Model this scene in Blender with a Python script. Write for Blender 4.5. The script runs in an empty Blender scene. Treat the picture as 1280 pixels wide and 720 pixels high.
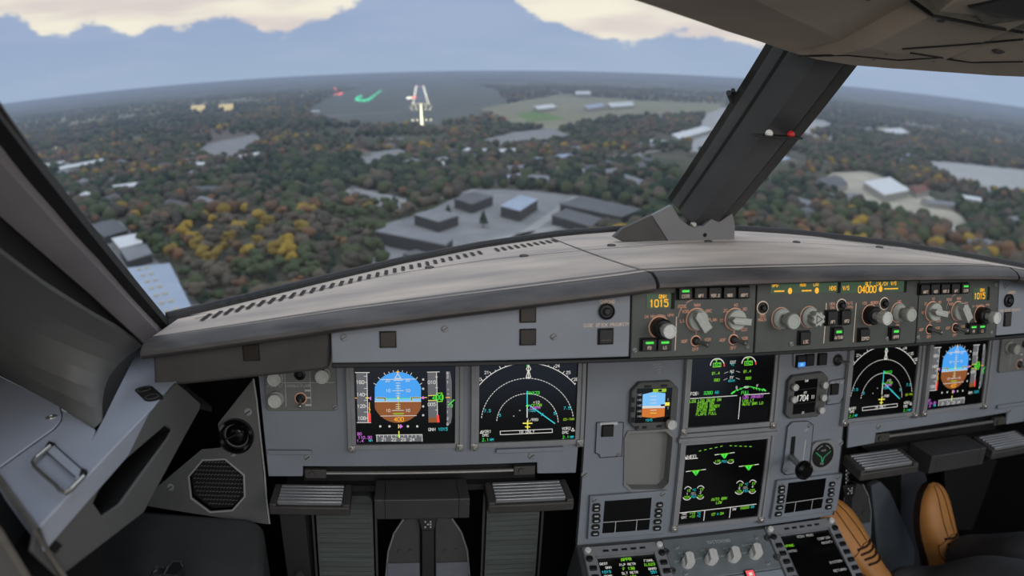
import bpy, math, random
import numpy as np
from mathutils import Vector, Matrix
from mathutils.geometry import tessellate_polygon

S = bpy.context.scene
COL = S.collection

# ------------------------------------------------------------------ camera
# a wide lens with barrel distortion (projection rho = F*(theta + K*theta^3)), frame 1280x720
YAW, PITCH, ROLL = -.0585, -.3264, -.0390
F_PX, K_PX, PX0 = 817.3, .0684, -183.67
CAM = np.array([-.5415, 0., 1.25])


def cam_axes():
    cy, sy = math.cos(YAW), math.sin(YAW)
    cp, sp = math.cos(PITCH), math.sin(PITCH)
    cr, sr = math.cos(ROLL), math.sin(ROLL)
    f = np.array([sy * cp, cy * cp, sp])
    r = np.array([cy, -sy, 0.])
    u = np.cross(r, f)
    return cr * r + sr * u, -sr * r + cr * u, f


CR, CU, CF = cam_axes()
cd = bpy.data.cameras.new('camera')
co = bpy.data.objects.new('camera', cd)
COL.objects.link(co)
S.camera = co
co.matrix_world = Matrix(((CR[0], CU[0], -CF[0], CAM[0]), (CR[1], CU[1], -CF[1], CAM[1]), (CR[2], CU[2], -CF[2], CAM[2]), (0, 0, 0, 1)))
cd.type = 'PANO'
cc = cd if hasattr(cd, 'fisheye_polynomial_k1') else cd.cycles
cc.panorama_type = 'FISHEYE_LENS_POLYNOMIAL'
cd.sensor_fit = 'HORIZONTAL'
cd.sensor_width = 36.
cd.sensor_height = 20.25
_th = np.linspace(0, 1.3, 400)
_rho = F_PX * (_th + K_PX * _th ** 3) * 36. / 1280.
_k = np.linalg.lstsq(np.stack([_rho ** i for i in range(1, 5)], 1), _th, rcond=None)[0]
cc.fisheye_polynomial_k0 = 0.
cc.fisheye_polynomial_k1 = -float(_k[0])
cc.fisheye_polynomial_k2 = -float(_k[1])
cc.fisheye_polynomial_k3 = -float(_k[2])
cc.fisheye_polynomial_k4 = -float(_k[3])
cc.fisheye_fov = math.radians(175)
cd.shift_x = -PX0 / 1280.
cd.clip_end = 100000.
cd.lens = 12.
cd.dof.use_dof = True
cd.dof.focus_distance = 1.0
cd.dof.aperture_fstop = 2.3

# ------------------------------------------------------------------ view, sky, lights
S.view_settings.view_transform = 'Standard'
S.view_settings.look = 'None'
S.view_settings.gamma = 1.
S.view_settings.use_curve_mapping = False
S.view_settings.exposure = 0.
S.cycles.use_denoising = True
S.cycles.max_bounces = 8
S.cycles.transparent_max_bounces = 12
S.cycles.volume_bounces = 0
S.cycles.sample_clamp_indirect = 4.


def lin(c):
    c = c / 255.
    return c / 12.92 if c <= .04045 else ((c + .055) / 1.055) ** 2.4


def rgb(r, g, b):
    return (lin(r), lin(g), lin(b), 1.)


def ray(px, py):
    """direction in the world of a point of the 1280x720 photograph"""
    x = px - 640 - PX0
    y = -(py - 360)
    h = math.hypot(x, y)
    rho = h / F_PX
    th = rho
    for _ in range(20):
        th -= (th + K_PX * th ** 3 - rho) / (1 + 3 * K_PX * th ** 2)
    s = math.sin(th) / max(h, 1e-9)
    return CR * x * s + CU * y * s + CF * math.cos(th)


def azel(px, py):
    d = ray(px, py)
    return math.atan2(d[0], d[1]), math.asin(d[2])


W = bpy.data.worlds.new('dusk_sky')
S.world = W
W.use_nodes = True
wt = W.node_tree
wt.nodes.clear()


def wn(kind, **kw):
    n = wt.nodes.new(kind)
    for k, v in kw.items():
        setattr(n, k, v)
    return n


def wmath(op, a, b=None, c=None, clamp=False):
    n = wn('ShaderNodeMath', operation=op, use_clamp=clamp)
    for i, q in enumerate((a, b, c)):
        if q is None:
            continue
        if isinstance(q, (int, float)):
            n.inputs[i].default_value = q
        else:
            wt.links.new(q, n.inputs[i])
    return n.outputs[0]


def wmix(fac, a, b):
    n = wn('ShaderNodeMix', data_type='RGBA')
    for s, q in ((n.inputs[0], fac), (n.inputs[6], a), (n.inputs[7], b)):
        if isinstance(q, (int, float)):
            s.default_value = q
        elif isinstance(q, tuple):
            s.default_value = q
        else:
            wt.links.new(q, s)
    return n.outputs[2]


def wsmooth(v, lo, hi):
    n = wn('ShaderNodeMapRange', interpolation_type='SMOOTHSTEP')
    wt.links.new(v, n.inputs[0])
    n.inputs[1].default_value = lo
    n.inputs[2].default_value = hi
    return n.outputs[0]


tc = wn('ShaderNodeTexCoord')
sx = wn('ShaderNodeSeparateXYZ')
wt.links.new(tc.outputs['Generated'], sx.inputs[0])
el = wmath('ARCSINE', sx.outputs[2])
az = wmath('ARCTAN2', sx.outputs[0], sx.outputs[1])
# top edge of the grey-blue cloud bank along the horizon: elevation by azimuth
BANK_PX = [(-60, 30), (0, 24), (30, 26), (60, 47), (78, 44), (95, 35), (130, 36), (160, 47), (185, 36), (235, 32), (262, 24), (300, 25), (345, 42), (362, 42), (385, 30), (415, 18), (450, 2), (480, -25), (560, -45),
           (620, -30), (650, 8), (680, 24), (745, 48), (800, 56), (830, 46), (850, 42), (905, 52), (935, 56), (1000, 60), (1100, 72), (1200, 80), (1278, 88)]
BANK = [(-1.2, .10)] + [azel(*p) for p in BANK_PX] + [(1.2, .05)]
cr_ = wn('ShaderNodeFloatCurve')
cm = cr_.mapping
cv = cm.curves[0]
for i, (a, e) in enumerate(BANK):
    x, y = (a + 1.2) / 2.4, min(1., e * 4)
    if i < 2:
        cv.points[i].location = (x, y)
    else:
        cv.points.new(x, y)
cm.update()
wt.links.new(wmath('MULTIPLY_ADD', az, 1 / 2.4, .5), cr_.inputs['Value'])
bank = wmath('MULTIPLY', cr_.outputs[0], .25)
mp = wn('ShaderNodeMapping')
mp.inputs['Scale'].default_value = (11., 11., 22.)
wt.links.new(tc.outputs['Generated'], mp.inputs[0])
nz = wn('ShaderNodeTexNoise')
nz.inputs['Scale'].default_value = 2.2
nz.inputs['Detail'].default_value = 8.
nz.inputs['Roughness'].default_value = .55
wt.links.new(mp.outputs[0], nz.inputs['Vector'])
nf = wmath('MULTIPLY_ADD', nz.outputs[0], .050, -.025)
mp2 = wn('ShaderNodeMapping')
mp2.inputs['Scale'].default_value = (2.2, 2.2, 14.)
wt.links.new(tc.outputs['Generated'], mp2.inputs[0])
nz2 = wn('ShaderNodeTexNoise')
nz2.inputs['Scale'].default_value = 2.
nz2.inputs['Detail'].default_value = 4.
wt.links.new(mp2.outputs[0], nz2.inputs['Vector'])
edge = wmath('SUBTRACT', wmath('ADD', el, nf), bank)
above = wsmooth(edge, -.003, .008)
low = wmix(wsmooth(el, -.01, .10), rgb(166, 184, 212), rgb(158, 176, 210))
low = wmix(wmath('MULTIPLY', wsmooth(nz2.outputs[0], .40, .7), .35), low, rgb(178, 192, 220))
high = wmix(wsmooth(nz2.outputs[0], .35, .68), rgb(228, 216, 214), rgb(255, 247, 230))
high = wmix(wsmooth(el, .22, .6), high, (.80, .92, 1.15, 1))
sky = wmix(above, low, high)
sky = wmix(wsmooth(el, -.02, -.10), sky, rgb(60, 62, 60))
bg = wn('ShaderNodeBackground')
wt.links.new(sky, bg.inputs[0])
bg.inputs[1].default_value = 1.0
wo = wn('ShaderNodeOutputWorld')
wt.links.new(bg.outputs[0], wo.inputs[0])


def area_lamp(name, loc, target, size, power, colour, sy=None):
    l = bpy.data.lights.new(name, 'AREA')
    l.energy = power
    l.color = colour
    l.shape = 'RECTANGLE'
    l.size = size
    l.size_y = sy or size
    o = bpy.data.objects.new(name, l)
    COL.objects.link(o)
    o.location = loc
    o.rotation_euler = (Vector(target) - Vector(loc)).to_track_quat('-Z', 'Y').to_euler()
    return o


# added fill lights, unseen behind and above the two seats, to brighten the panel
area_lamp('fill_light_captain', (-.45, -.85, 1.70), (-.3, .9, .6), .5, 7., (1., .96, .9))
area_lamp('fill_light_officer', (.55, -.85, 1.70), (.35, .9, .6), .5, 6., (1., .96, .9))

# ------------------------------------------------------------------ frames (planes of the cockpit)


class Fr:
    def __init__(s, O, U, V, N=None):
        s.O, s.U, s.V = (np.array(q, float) for q in (O, U, V))
        s.U /= np.linalg.norm(s.U)
        if N is None:
            N = np.cross(s.U, s.V)
        s.N = np.array(N, float)
        s.N /= np.linalg.norm(s.N)

    def p(s, u, v, n=0.):
        return s.O + s.U * u + s.V * v + s.N * n

    def hit(s, px, py, n=0.):
        d = ray(px, py)
        O = s.O + s.N * n
        t = ((O - CAM) @ s.N) / (d @ s.N)
        return CAM + d * t

    def uv(s, px, py, n=0.):
        q = s.hit(px, py, n) - s.O
        return float(q @ s.U), float(q @ s.V)

    def at(s, u, v, n=0., rot=0.):
        c, k = math.cos(rot), math.sin(rot)
        return Fr(s.p(u, v, n), s.U * c + s.V * k, s.V * c - s.U * k, s.N)


TAU = .2244
P = Fr((0, .9006, .6784), (1, 0, 0), (0, math.sin(TAU), math.cos(TAU)), (0, -math.cos(TAU), math.sin(TAU)))      # main instrument panel
GA = math.radians(13.3)
G = Fr((0, .6503, .939), (1, 0, 0), (0, math.sin(GA), math.cos(GA)), (0, -math.cos(GA), math.sin(GA)))            # glareshield control face
DA = math.radians(14.)
D = Fr((0, .848, .486), (1, 0, 0), (0, math.cos(DA), math.sin(DA)), (0, -math.sin(DA), math.cos(DA)))             # pedestal top
XYZ = Fr((0, 0, 0), (1, 0, 0), (0, 1, 0), (0, 0, 1))


def atY(px, py, Y):
    d = ray(px, py)
    return CAM + d * (Y / d[1])


def atZ(px, py, Z):
    d = ray(px, py)
    return CAM + d * ((Z - CAM[2]) / d[2])


def atX(px, py, X):
    d = ray(px, py)
    return CAM + d * ((X - CAM[0]) / d[0])


# ------------------------------------------------------------------ materials
MATS = {}


def mat(name, col, rough=.5, metal=0., noise=0., nscale=60., bump=0., bscale=400., spec=.4, col2=None, stretch=None):
    if name in MATS:
        return MATS[name]
    m = bpy.data.materials.new(name)
    m.use_nodes = True
    t = m.node_tree
    b = t.nodes['Principled BSDF']
    b.inputs['Base Color'].default_value = col
    b.inputs['Roughness'].default_value = rough
    b.inputs['Metallic'].default_value = metal
    b.inputs['Specular IOR Level'].default_value = spec
    if noise or bump:
        c = t.nodes.new('ShaderNodeTexCoord')
        src = c.outputs['Object']
        if stretch:
            mpn = t.nodes.new('ShaderNodeMapping')
            mpn.inputs['Scale'].default_value = stretch
            t.links.new(src, mpn.inputs[0])
            src = mpn.outputs[0]
    if noise:
        n = t.nodes.new('ShaderNodeTexNoise')
        n.inputs['Scale'].default_value = nscale
        n.inputs['Detail'].default_value = 5.
        t.links.new(src, n.inputs['Vector'])
        r = t.nodes.new('ShaderNodeMapRange')
        r.inputs[1].default_value = .35
        r.inputs[2].default_value = .68
        t.links.new(n.outputs[0], r.inputs[0])
        x = t.nodes.new('ShaderNodeMix')
        x.data_type = 'RGBA'
        k = 1 - noise
        x.inputs[6].default_value = col
        x.inputs[7].default_value = col2 or (col[0] * k, col[1] * k, col[2] * k, 1)
        t.links.new(r.outputs[0], x.inputs[0])
        t.links.new(x.outputs[2], b.inputs['Base Color'])
    if bump:
        n = t.nodes.new('ShaderNodeTexNoise')
        n.inputs['Scale'].default_value = bscale
        n.inputs['Detail'].default_value = 3.
        t.links.new(src, n.inputs['Vector'])
        q = t.nodes.new('ShaderNodeBump')
        q.inputs['Strength'].default_value = bump
        q.inputs['Distance'].default_value = .001
        t.links.new(n.outputs[0], q.inputs['Height'])
        t.links.new(q.outputs[0], b.inputs['Normal'])
    MATS[name] = m
    return m


def glow(name, col, strength=1.):
    if name in MATS:
        return MATS[name]
    m = bpy.data.materials.new(name)
    m.use_nodes = True
    t = m.node_tree
    b = t.nodes['Principled BSDF']
    b.inputs['Base Color'].default_value = (.01, .01, .01, 1)
    b.inputs['Roughness'].default_value = .4
    b.inputs['Emission Color'].default_value = col
    b.inputs['Emission Strength'].default_value = strength
    MATS[name] = m
    return m


PANEL = mat('panel_paint', rgb(128, 134, 142), .5, noise=.10, nscale=14., bump=.08, bscale=900.)
PANEL_LT = mat('bezel_paint', rgb(134, 136, 138), .45, noise=.12, nscale=30.)
PANEL_DK = mat('control_panel_paint', rgb(74, 78, 74), .5, noise=.12, nscale=40., bump=.1, bscale=900.)
TRIM_DK = mat('dark_trim_paint', rgb(66, 64, 62), .55, noise=.2, nscale=30., bump=.15, bscale=500.)
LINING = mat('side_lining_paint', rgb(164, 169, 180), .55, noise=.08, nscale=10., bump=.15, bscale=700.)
LINING_DK = mat('lining_shade_colour', rgb(92, 92, 90), .6, noise=.12, nscale=12., bump=.2, bscale=500.)  # darker copy of the lining paint, its shade put into the colour
BLACK = mat('black_plastic', rgb(22, 22, 23), .45)
BLACKM = mat('black_matt', rgb(14, 14, 14), .8)
RUBBER = mat('black_seal', rgb(20, 20, 21), .6)
SCREEN = mat('screen_glass', rgb(12, 12, 13), .12, spec=.5)
METAL = mat('bare_metal', rgb(176, 174, 168), .35, metal=.85, noise=.15, nscale=80.)
ALU = mat('ribbed_aluminium', rgb(168, 170, 172), .38, metal=.6, noise=.1, nscale=80.)
KNOB = mat('grey_knob', rgb(166, 170, 164), .42, noise=.1, nscale=120.)
KNOB_LT = mat('pale_knob', rgb(196, 198, 194), .4, noise=.12, nscale=200.)
KNOB_W = mat('white_knob', rgb(205, 204, 198), .4)
LEATHER = mat('dusty_glareshield_cover', rgb(198, 182, 166), .6, noise=1., nscale=5., bump=.25, bscale=600., col2=rgb(152, 142, 134), stretch=(1, 2.5, 1))
LIP = mat('worn_edge_padding', rgb(82, 78, 76), .5, noise=1., nscale=26., bump=.3, bscale=300., col2=rgb(48, 46, 46), stretch=(.5, 2, 2))
CEIL = mat('overhead_lining', rgb(178, 164, 148), .6, noise=.15, nscale=9., bump=.45, bscale=260., stretch=(.4, 2, 1))
POST = mat('post_paint', rgb(74, 76, 78), .5, noise=.15, nscale=20.)
POST_L = mat('side_post_paint', rgb(134, 129, 133), .6, noise=.18, nscale=12., bump=.2, bscale=300.)
PAD = mat('console_vinyl', rgb(70, 72, 73), .5, noise=.15, nscale=25., bump=.35, bscale=350.)
CARPET = mat('ribbed_mat', rgb(88, 94, 90), .85, noise=.3, nscale=40., bump=.3, bscale=200., stretch=(.2, 2, 3))
FLOORM = mat('footwell_floor', rgb(30, 31, 32), .8, noise=.2, nscale=30.)
LEGEND = mat('cream_legend', rgb(232, 208, 186), .6)
LEGEND_P = mat('salmon_legend', rgb(224, 166, 140), .6)
LEGEND_W = mat('pale_legend', rgb(188, 190, 190), .6)
SEAM = mat('seam_line', rgb(24, 24, 24), .8)
TAN = mat('tan_leather', rgb(196, 134, 70), .5, noise=.18, nscale=26., bump=.15, bscale=200.)
LACE = mat('dark_stitching', rgb(60, 34, 16), .7)
CLOTH = mat('dark_wool_trousers', rgb(82, 82, 84), .85, noise=.1, nscale=40., bump=.2, bscale=500.)

E = {
    'g': glow('lit_green', rgb(128, 212, 40)), 'G': glow('lit_bright_green', rgb(70, 226, 70)), 'c': glow('lit_cyan', rgb(40, 196, 205)), 'w': glow('lit_white', rgb(214, 212, 206)),
    'a': glow('lit_amber', rgb(255, 182, 30)), 'm': glow('lit_magenta', rgb(206, 110, 222)), 'b': glow('lit_sky_blue', rgb(64, 158, 238)), 'B': glow('lit_pale_blue', rgb(120, 190, 246)),
    'n': glow('lit_brown', rgb(136, 78, 34)), 'N': glow('lit_orange_brown', rgb(206, 112, 34)), 'y': glow('lit_grey', rgb(92, 94, 98)), 'r': glow('lit_red', rgb(240, 64, 56)), 'Y': glow('lit_yellow', rgb(238, 226, 80)), 'k': SCREEN,
    'e': glow('lit_lime', rgb(150, 190, 30)), 'L': glow('lcd_green_window', rgb(40, 66, 42)), 'W': glow('lit_dim_white', rgb(150, 150, 148)), 'p': glow('lit_pink', rgb(240, 90, 100)), 'q': glow('lit_blue_square', rgb(60, 140, 230)),
}

# ------------------------------------------------------------------ mesh builder


class MB:
    def __init__(s):
        s.v, s.f, s.m = [], [], []

    def add(s, pts, faces, m=0):
        b = len(s.v)
        s.v += [tuple(float(c) for c in q) for q in pts]
        for f in faces:
            s.f.append([b + i for i in f])
            s.m.append(m)
        return s

    def poly(s, pts, m=0):
        return s.add(pts, [list(range(len(pts)))], m)

    def loft(s, a, b, m=0, closed=True):
        n = len(a)
        fs = [[i, (i + 1) % n, n + (i + 1) % n, n + i] for i in range(n if closed else n - 1)]
        return s.add(list(a) + list(b), fs, m)

    def prism(s, fr, poly, n0, n1, m=0, holes=(), back=True):
        ar = sum(poly[i - 1][0] * poly[i][1] - poly[i][0] * poly[i - 1][1] for i in range(len(poly)))
        if ar < 0:
            poly = poly[::-1]
        loops = [list(poly)] + [list(h) for h in holes]
        flat = [q for l in loops for q in l]
        N = len(flat)
        if holes:
            tri = tessellate_polygon([[Vector((q[0], q[1], 0)) for q in l] for l in loops])
            caps = []
            for t in tri:
                a, b, c = (flat[i] for i in t)
                t = list(t)
                if (b[0] - a[0]) * (c[1] - a[1]) - (b[1] - a[1]) * (c[0] - a[0]) < 0:
                    t = t[::-1]
                caps.append(t)
        else:
            caps = [list(range(N))]
        pts = [fr.p(q[0], q[1], n1) for q in flat] + [fr.p(q[0], q[1], n0) for q in flat]
        fs = list(caps)
        if back:
            fs += [[N + i for i in c[::-1]] for c in caps]
        o = 0
        for li, l in enumerate(loops):
            k = len(l)
            la = sum(l[i - 1][0] * l[i][1] - l[i][0] * l[i - 1][1] for i in range(k))
            for i in range(k):
                a, b = o + i, o + (i + 1) % k
                q = [a, N + a, N + b, b]
                if (la < 0) != (li > 0):
                    q = q[::-1]
                if li > 0:
                    q = q[::-1] if la > 0 else q
                fs.append(q)
            o += k
        return s.add(pts, fs, m)

    def box(s, fr, u0, u1, v0, v1, n0, n1, m=0):
        return s.prism(fr, [(u0, v0), (u1, v0), (u1, v1), (u0, v1)], n0, n1, m)

    def boxc(s, fr, u, v, w, h, n0, n1, m=0):
        return s.box(fr, u - w / 2, u + w / 2, v - h / 2, v + h / 2, n0, n1, m)

    def lathe(s, fr, u, v, prof, seg=24, m=0, flute=0, depth=.0, ell=1.):
        """revolve (radius, n) about the plane normal at u, v; flute > 0 modulates the radius"""
        rings = []
        for r, n in prof:
            if r <= 1e-7:
                rings.append([fr.p(u, v, n)])
                continue
            ring = []
            for i in range(seg):
                a = 2 * math.pi * i / seg
                rr = r * (1 - depth * (.5 + .5 * math.cos(flute * a))) if flute else r
                ring.append(fr.p(u + rr * math.cos(a), v + rr * ell * math.sin(a), n))
            rings.append(ring)
        for a, b in zip(rings, rings[1:]):
            if len(a) == 1 and len(b) == 1:
                continue
            if len(a) == 1:
                s.add(a + b, [[0, 1 + i, 1 + (i + 1) % seg] for i in range(seg)], m)
            elif len(b) == 1:
                s.add(a + b, [[i, (i + 1) % seg, seg] for i in range(seg)], m)
            else:
                s.add(a + b, [[i, (i + 1) % seg, seg + (i + 1) % seg, seg + i] for i in range(seg)], m)
        return s

    def tube(s, pts, r, seg=10, m=0, cap=True, radii=None):
        pts = [np.array(q, float) for q in pts]
        rings = []
        for i, q in enumerate(pts):
            d = pts[min(i + 1, len(pts) - 1)] - pts[max(i - 1, 0)]
            d /= np.linalg.norm(d)
            a = np.cross(d, (0, 0, 1.))
            if np.linalg.norm(a) < .1:
                a = np.cross(d, (1., 0, 0))
            a /= np.linalg.norm(a)
            b = np.cross(d, a)
            rr = radii[i] if radii else r
            rings.append([q + rr * (math.cos(t) * a + math.sin(t) * b) for t in (2 * math.pi * j / seg for j in range(seg))])
        for a, b in zip(rings, rings[1:]):
            s.loft(a, b, m)
        if cap:
            s.poly(rings[0][::-1], m)
            s.poly(rings[-1], m)
        return s

    def line(s, fr, pts, w, n, m=0, closed=False):
        pts = list(pts)
        if closed:
            pts.append(pts[0])
        for (a, b), (c, d) in zip(pts, pts[1:]):
            L = math.hypot(c - a, d - b)
            if L < 1e-9:
                continue
            ex, ey = (c - a) / L, (d - b) / L
            a2, b2, c2, d2 = a - ex * w * .35, b - ey * w * .35, c + ex * w * .35, d + ey * w * .35
            nx, ny = -ey * w / 2, ex * w / 2
            s.poly([fr.p(a2 - nx, b2 - ny, n), fr.p(c2 - nx, d2 - ny, n), fr.p(c2 + nx, d2 + ny, n), fr.p(a2 + nx, b2 + ny, n)], m)
        return s

    def arc(s, fr, u, v, r, a0, a1, w, n, m=0, seg=24, ell=1.):
        pts = [(u + r * math.cos(a), v + r * ell * math.sin(a)) for a in (math.radians(a0 + (a1 - a0) * i / seg) for i in range(seg + 1))]
        return s.line(fr, pts, w, n, m)

    def disc(s, fr, u, v, r, n, m=0, seg=20, ell=1.):
        return s.poly([fr.p(u + r * math.cos(t), v + r * ell * math.sin(t), n) for t in (2 * math.pi * i / seg for i in range(seg))], m)

    def text(s, fr, txt, u, v, h, n, m=0, w=None, align='c', asp=.62, slant=0.):
        """stroke lettering; u, v is the middle of the line of text"""
        w = w or h * .16
        cw = h * asp
        adv = cw * 1.38
        tot = adv * len(txt) - (adv - cw)
        x = u - tot / 2 if align == 'c' else (u if align == 'l' else u - tot)
        for ch in txt:
            g = GLYPH.get(ch, '')
            if g:
                for pl in g.split(','):
                    pts = [(x + int(q[0]) / 4. * cw, v - h / 2 + int(q[1]) / 6. * h) for q in pl.split()]
                    if slant:
                        pts = [(a, b + (a - u) * slant) for a, b in pts]
                    s.line(fr, pts, w, n, m)
            x += adv
        return s

    def build(s, name, mats, parent=None, bevel=0., smooth=35., seg=2):
        me = bpy.data.meshes.new(name)
        off = np.array((0., 0., 0.))
        q = parent
        while q is not None:
            off += np.array(q.location)
            q = q.parent
        v = np.array(s.v) - off if len(s.v) else np.zeros((0, 3))
        me.from_pydata(v.tolist(), [], s.f)
        for x in (mats if isinstance(mats, (list, tuple)) else [mats]):
            me.materials.append(x)
        me.polygons.foreach_set('material_index', s.m)
        me.update()
        if smooth:
            me.polygons.foreach_set('use_smooth', [True] * len(me.polygons))
            me.set_sharp_from_angle(angle=math.radians(smooth))
        o = bpy.data.objects.new(name, me)
        COL.objects.link(o)
        if parent is not None:
            o.parent = parent
        if bevel:
            b = o.modifiers.new('edges', 'BEVEL')
            b.width = bevel
            b.segments = seg
            b.limit_method = 'ANGLE'
            b.angle_limit = math.radians(40)
            b.harden_normals = False
        return o


GLYPH = {
    'A': '00 04 26 44 40,02 42', 'B': '00 06 36 45 44 33 03,33 42 41 30 00', 'C': '45 36 16 05 01 10 30 41', 'D': '00 06 26 44 42 20 00', 'E': '46 06 00 40,03 33', 'F': '46 06 00,03 33',
    'G': '45 36 16 05 01 10 30 41 43 23', 'H': '00 06,40 46,03 43', 'I': '10 30,16 36,20 26', 'J': '01 10 30 41 46', 'K': '00 06,46 02,13 40', 'L': '06 00 40', 'M': '00 06 23 46 40', 'N': '00 06 40 46',
    'O': '01 05 16 36 45 41 30 10 01', 'P': '00 06 36 45 44 33 03', 'Q': '01 05 16 36 45 41 30 10 01,22 40', 'R': '00 06 36 45 44 33 03,23 40', 'S': '45 36 16 05 04 13 33 42 41 30 10 01', 'T': '06 46,26 20',
    'U': '06 01 10 30 41 46', 'V': '06 20 46', 'W': '06 10 23 30 46', 'X': '00 46,06 40', 'Y': '06 23 46,23 20', 'Z': '06 46 00 40',
    '0': '01 05 16 36 45 41 30 10 01', '1': '15 26 20', '2': '05 16 36 45 44 00 40', '3': '05 16 36 45 44 33 13,33 42 41 30 10 01', '4': '30 36 02 42', '5': '46 06 04 34 43 41 30 10 01',
    '6': '45 36 16 05 01 10 30 41 42 33 03', '7': '06 46 10', '8': '13 04 05 16 36 45 44 33 13 02 01 10 30 41 42 33', '9': '01 10 30 41 45 36 16 05 04 13 43',
    '.': '20 21', '-': '03 43', '/': '00 46', ':': '21 22,24 25', '+': '03 43,21 25', '<': '46 03 40', '>': '06 43 00', '[': '36 16 10 30', ']': '16 36 30 10', '*': '04 16 24 12 04',
}


def thing(name, label, cat, loc, group=None):
    o = bpy.data.objects.new(name, None)
    COL.objects.link(o)
    o.location = tuple(float(c) for c in loc)
    o.empty_display_size = .02
    o['label'] = label
    o['category'] = cat
    if group:
        o['group'] = group
    return o


def tag(o, label, cat, group=None, kind=None):
    o['label'] = label
    o['category'] = cat
    if group:
        o['group'] = group
    if kind:
        o['kind'] = kind
    return o


def struct(o):
    o['kind'] = 'structure'
    return o


def chamf(u0, u1, v0, v1, c, corners='abcd'):
    """rectangle with cut corners: a lower left, b lower right, c upper right, d upper left"""
    q = []
    q += [(u0, v0 + c), (u0 + c, v0)] if 'a' in corners else [(u0, v0)]
    q += [(u1 - c, v0), (u1, v0 + c)] if 'b' in corners else [(u1, v0)]
    q += [(u1, v1 - c), (u1 - c, v1)] if 'c' in corners else [(u1, v1)]
    q += [(u0 + c, v1), (u0, v1 - c)] if 'd' in corners else [(u0, v1)]
    return q


def rrect(u0, u1, v0, v1, r, k=4):
    q = []
    for cx, cy, a0 in ((u1 - r, v1 - r, 0), (u0 + r, v1 - r, 90), (u0 + r, v0 + r, 180), (u1 - r, v0 + r, 270)):
        for i in range(k + 1):
            a = math.radians(a0 + 90 * i / k)
            q.append((cx + r * math.cos(a), cy + r * math.sin(a)))
    return q


def screw(fr, u, v, parent, r=.0045, n=0., rot=.6, name='screw'):
    b = MB()
    b.lathe(fr, u, v, [(r * 1.15, n), (r * 1.1, n + .0012), (r * .8, n + .0022), (0, n + .0024)], 14, 0)
    b.line(fr, [(u - r * .8 * math.cos(rot), v - r * .8 * math.sin(rot)), (u + r * .8 * math.cos(rot), v + r * .8 * math.sin(rot))], r * .28, n + .0026, 1)
    return b.build(name, [PANEL_LT, BLACK], parent)
# ================================================================== cockpit shell
# ---- windshields: plane through the centre post and the lower sill
W0 = np.array([0, 1.15, .952])
WD = np.array([0, -.747, .665])
WC = np.array([-.85, .755, .952])
WNL = np.cross(WD, WC - W0)
WNL /= np.linalg.norm(WNL)


def onwind(px, py):
    d = ray(px, py)
    return CAM + d * (((W0 - CAM) @ WNL) / (d @ WNL))


def wl(x, t):
    """point on the left windshield plane: x outboard (negative), t along the rake from the sill"""
    q = W0 + (WC - W0) * (x / -.85) + WD * t
    return q


def mirror(q):
    return np.array((-q[0], q[1], q[2]))


glass = bpy.data.materials.new('windshield_glass')
glass.use_nodes = True
gt = glass.node_tree
gt.nodes.clear()
g_t = gt.nodes.new('ShaderNodeBsdfTransparent')
g_t.inputs[0].default_value = (.97, .98, .97, 1)
g_g = gt.nodes.new('ShaderNodeBsdfGlossy')
g_g.inputs['Roughness'].default_value = .02
g_m = gt.nodes.new('ShaderNodeMixShader')
g_m.inputs[0].default_value = .018
g_o = gt.nodes.new('ShaderNodeOutputMaterial')
gt.links.new(g_t.outputs[0], g_m.inputs[1])
gt.links.new(g_g.outputs[0], g_m.inputs[2])
gt.links.new(g_m.outputs[0], g_o.inputs[0])

TR = onwind(985, 64)
TL = TR + (onwind(790, -1) - TR) * 3.1 + WD * .05
TR = TR + WD * .05 + (TR - onwind(790, -1)) * .25
for k, fl in (('window_1', lambda q: q), ('window_2', mirror)):
    pane = [fl(q) for q in (wl(-.02, .0), wl(-.85, .0), onwind(-90, 30), TL, TR)]
    nn = fl(WNL) if k == 'window_1' else np.array((-WNL[0], WNL[1], WNL[2]))
    b = MB()
    top = [q + nn * .006 for q in pane]
    b.poly(pane)
    b.poly(top[::-1])
    b.loft(pane, top)
    w = struct(b.build(k, glass, smooth=0))
    w['label'] = 'left windshield pane with the runway ahead' if k == 'window_1' else 'right windshield pane beyond the centre post'
    # black pressure seal round the pane
    b = MB()
    cen = sum(pane) / len(pane)
    inner = [q + (cen - q) / np.linalg.norm(cen - q) * .011 for q in pane]
    outer = [q - (cen - q) / np.linalg.norm(cen - q) * .02 for q in pane]
    for i in range(len(pane)):
        j = (i + 1) % len(pane)
        sgn = -1
        a = [inner[i], inner[j], outer[j], outer[i]]
        c = [q - nn * .014 for q in a] if nn @ (cen - CAM) > 0 else [q + nn * .014 for q in a]
        b.poly(a)
        b.poly(c[::-1])
        b.loft(a, c)
    b.build('window_seal', RUBBER, w, smooth=0)

# ---- glareshield
def zlip(x):
    return float(np.interp(abs(x), [0, .26, .30, .46, .61, .71, .82, .9], [1.044, 1.042, 1.037, 1.020, 1.003, .989, .974, .962]))


def yback(x):
    return float(np.interp(abs(x), [0, .12, .245, .405, .543, .66, .762, .85, .9], [1.19, 1.175, 1.145, 1.072, .985, .897, .818, .752, .71]))


LIPY = .625
XS = [-.83, -.78, -.72, -.66, -.6, -.54, -.48, -.42, -.36, -.30, -.272, -.2, -.13, -.06, 0., .06, .13, .2, .272, .30, .36, .42, .48, .54, .6, .66, .72, .78, .83]


def gs(x, t):
    """glareshield top: t = 0 at the rounded edge, 1 at the sill"""
    z0, z1 = zlip(x), .955
    y = LIPY + .03 + (yback(x) - LIPY - .03) * t
    z = z0 + (z1 - z0) * (t ** .9)
    return np.array((x, y, z))


glare = thing('glareshield', 'long dusty grey-brown glareshield top running under both windshields', 'glareshield', (0, .65, 1.0))
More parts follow.
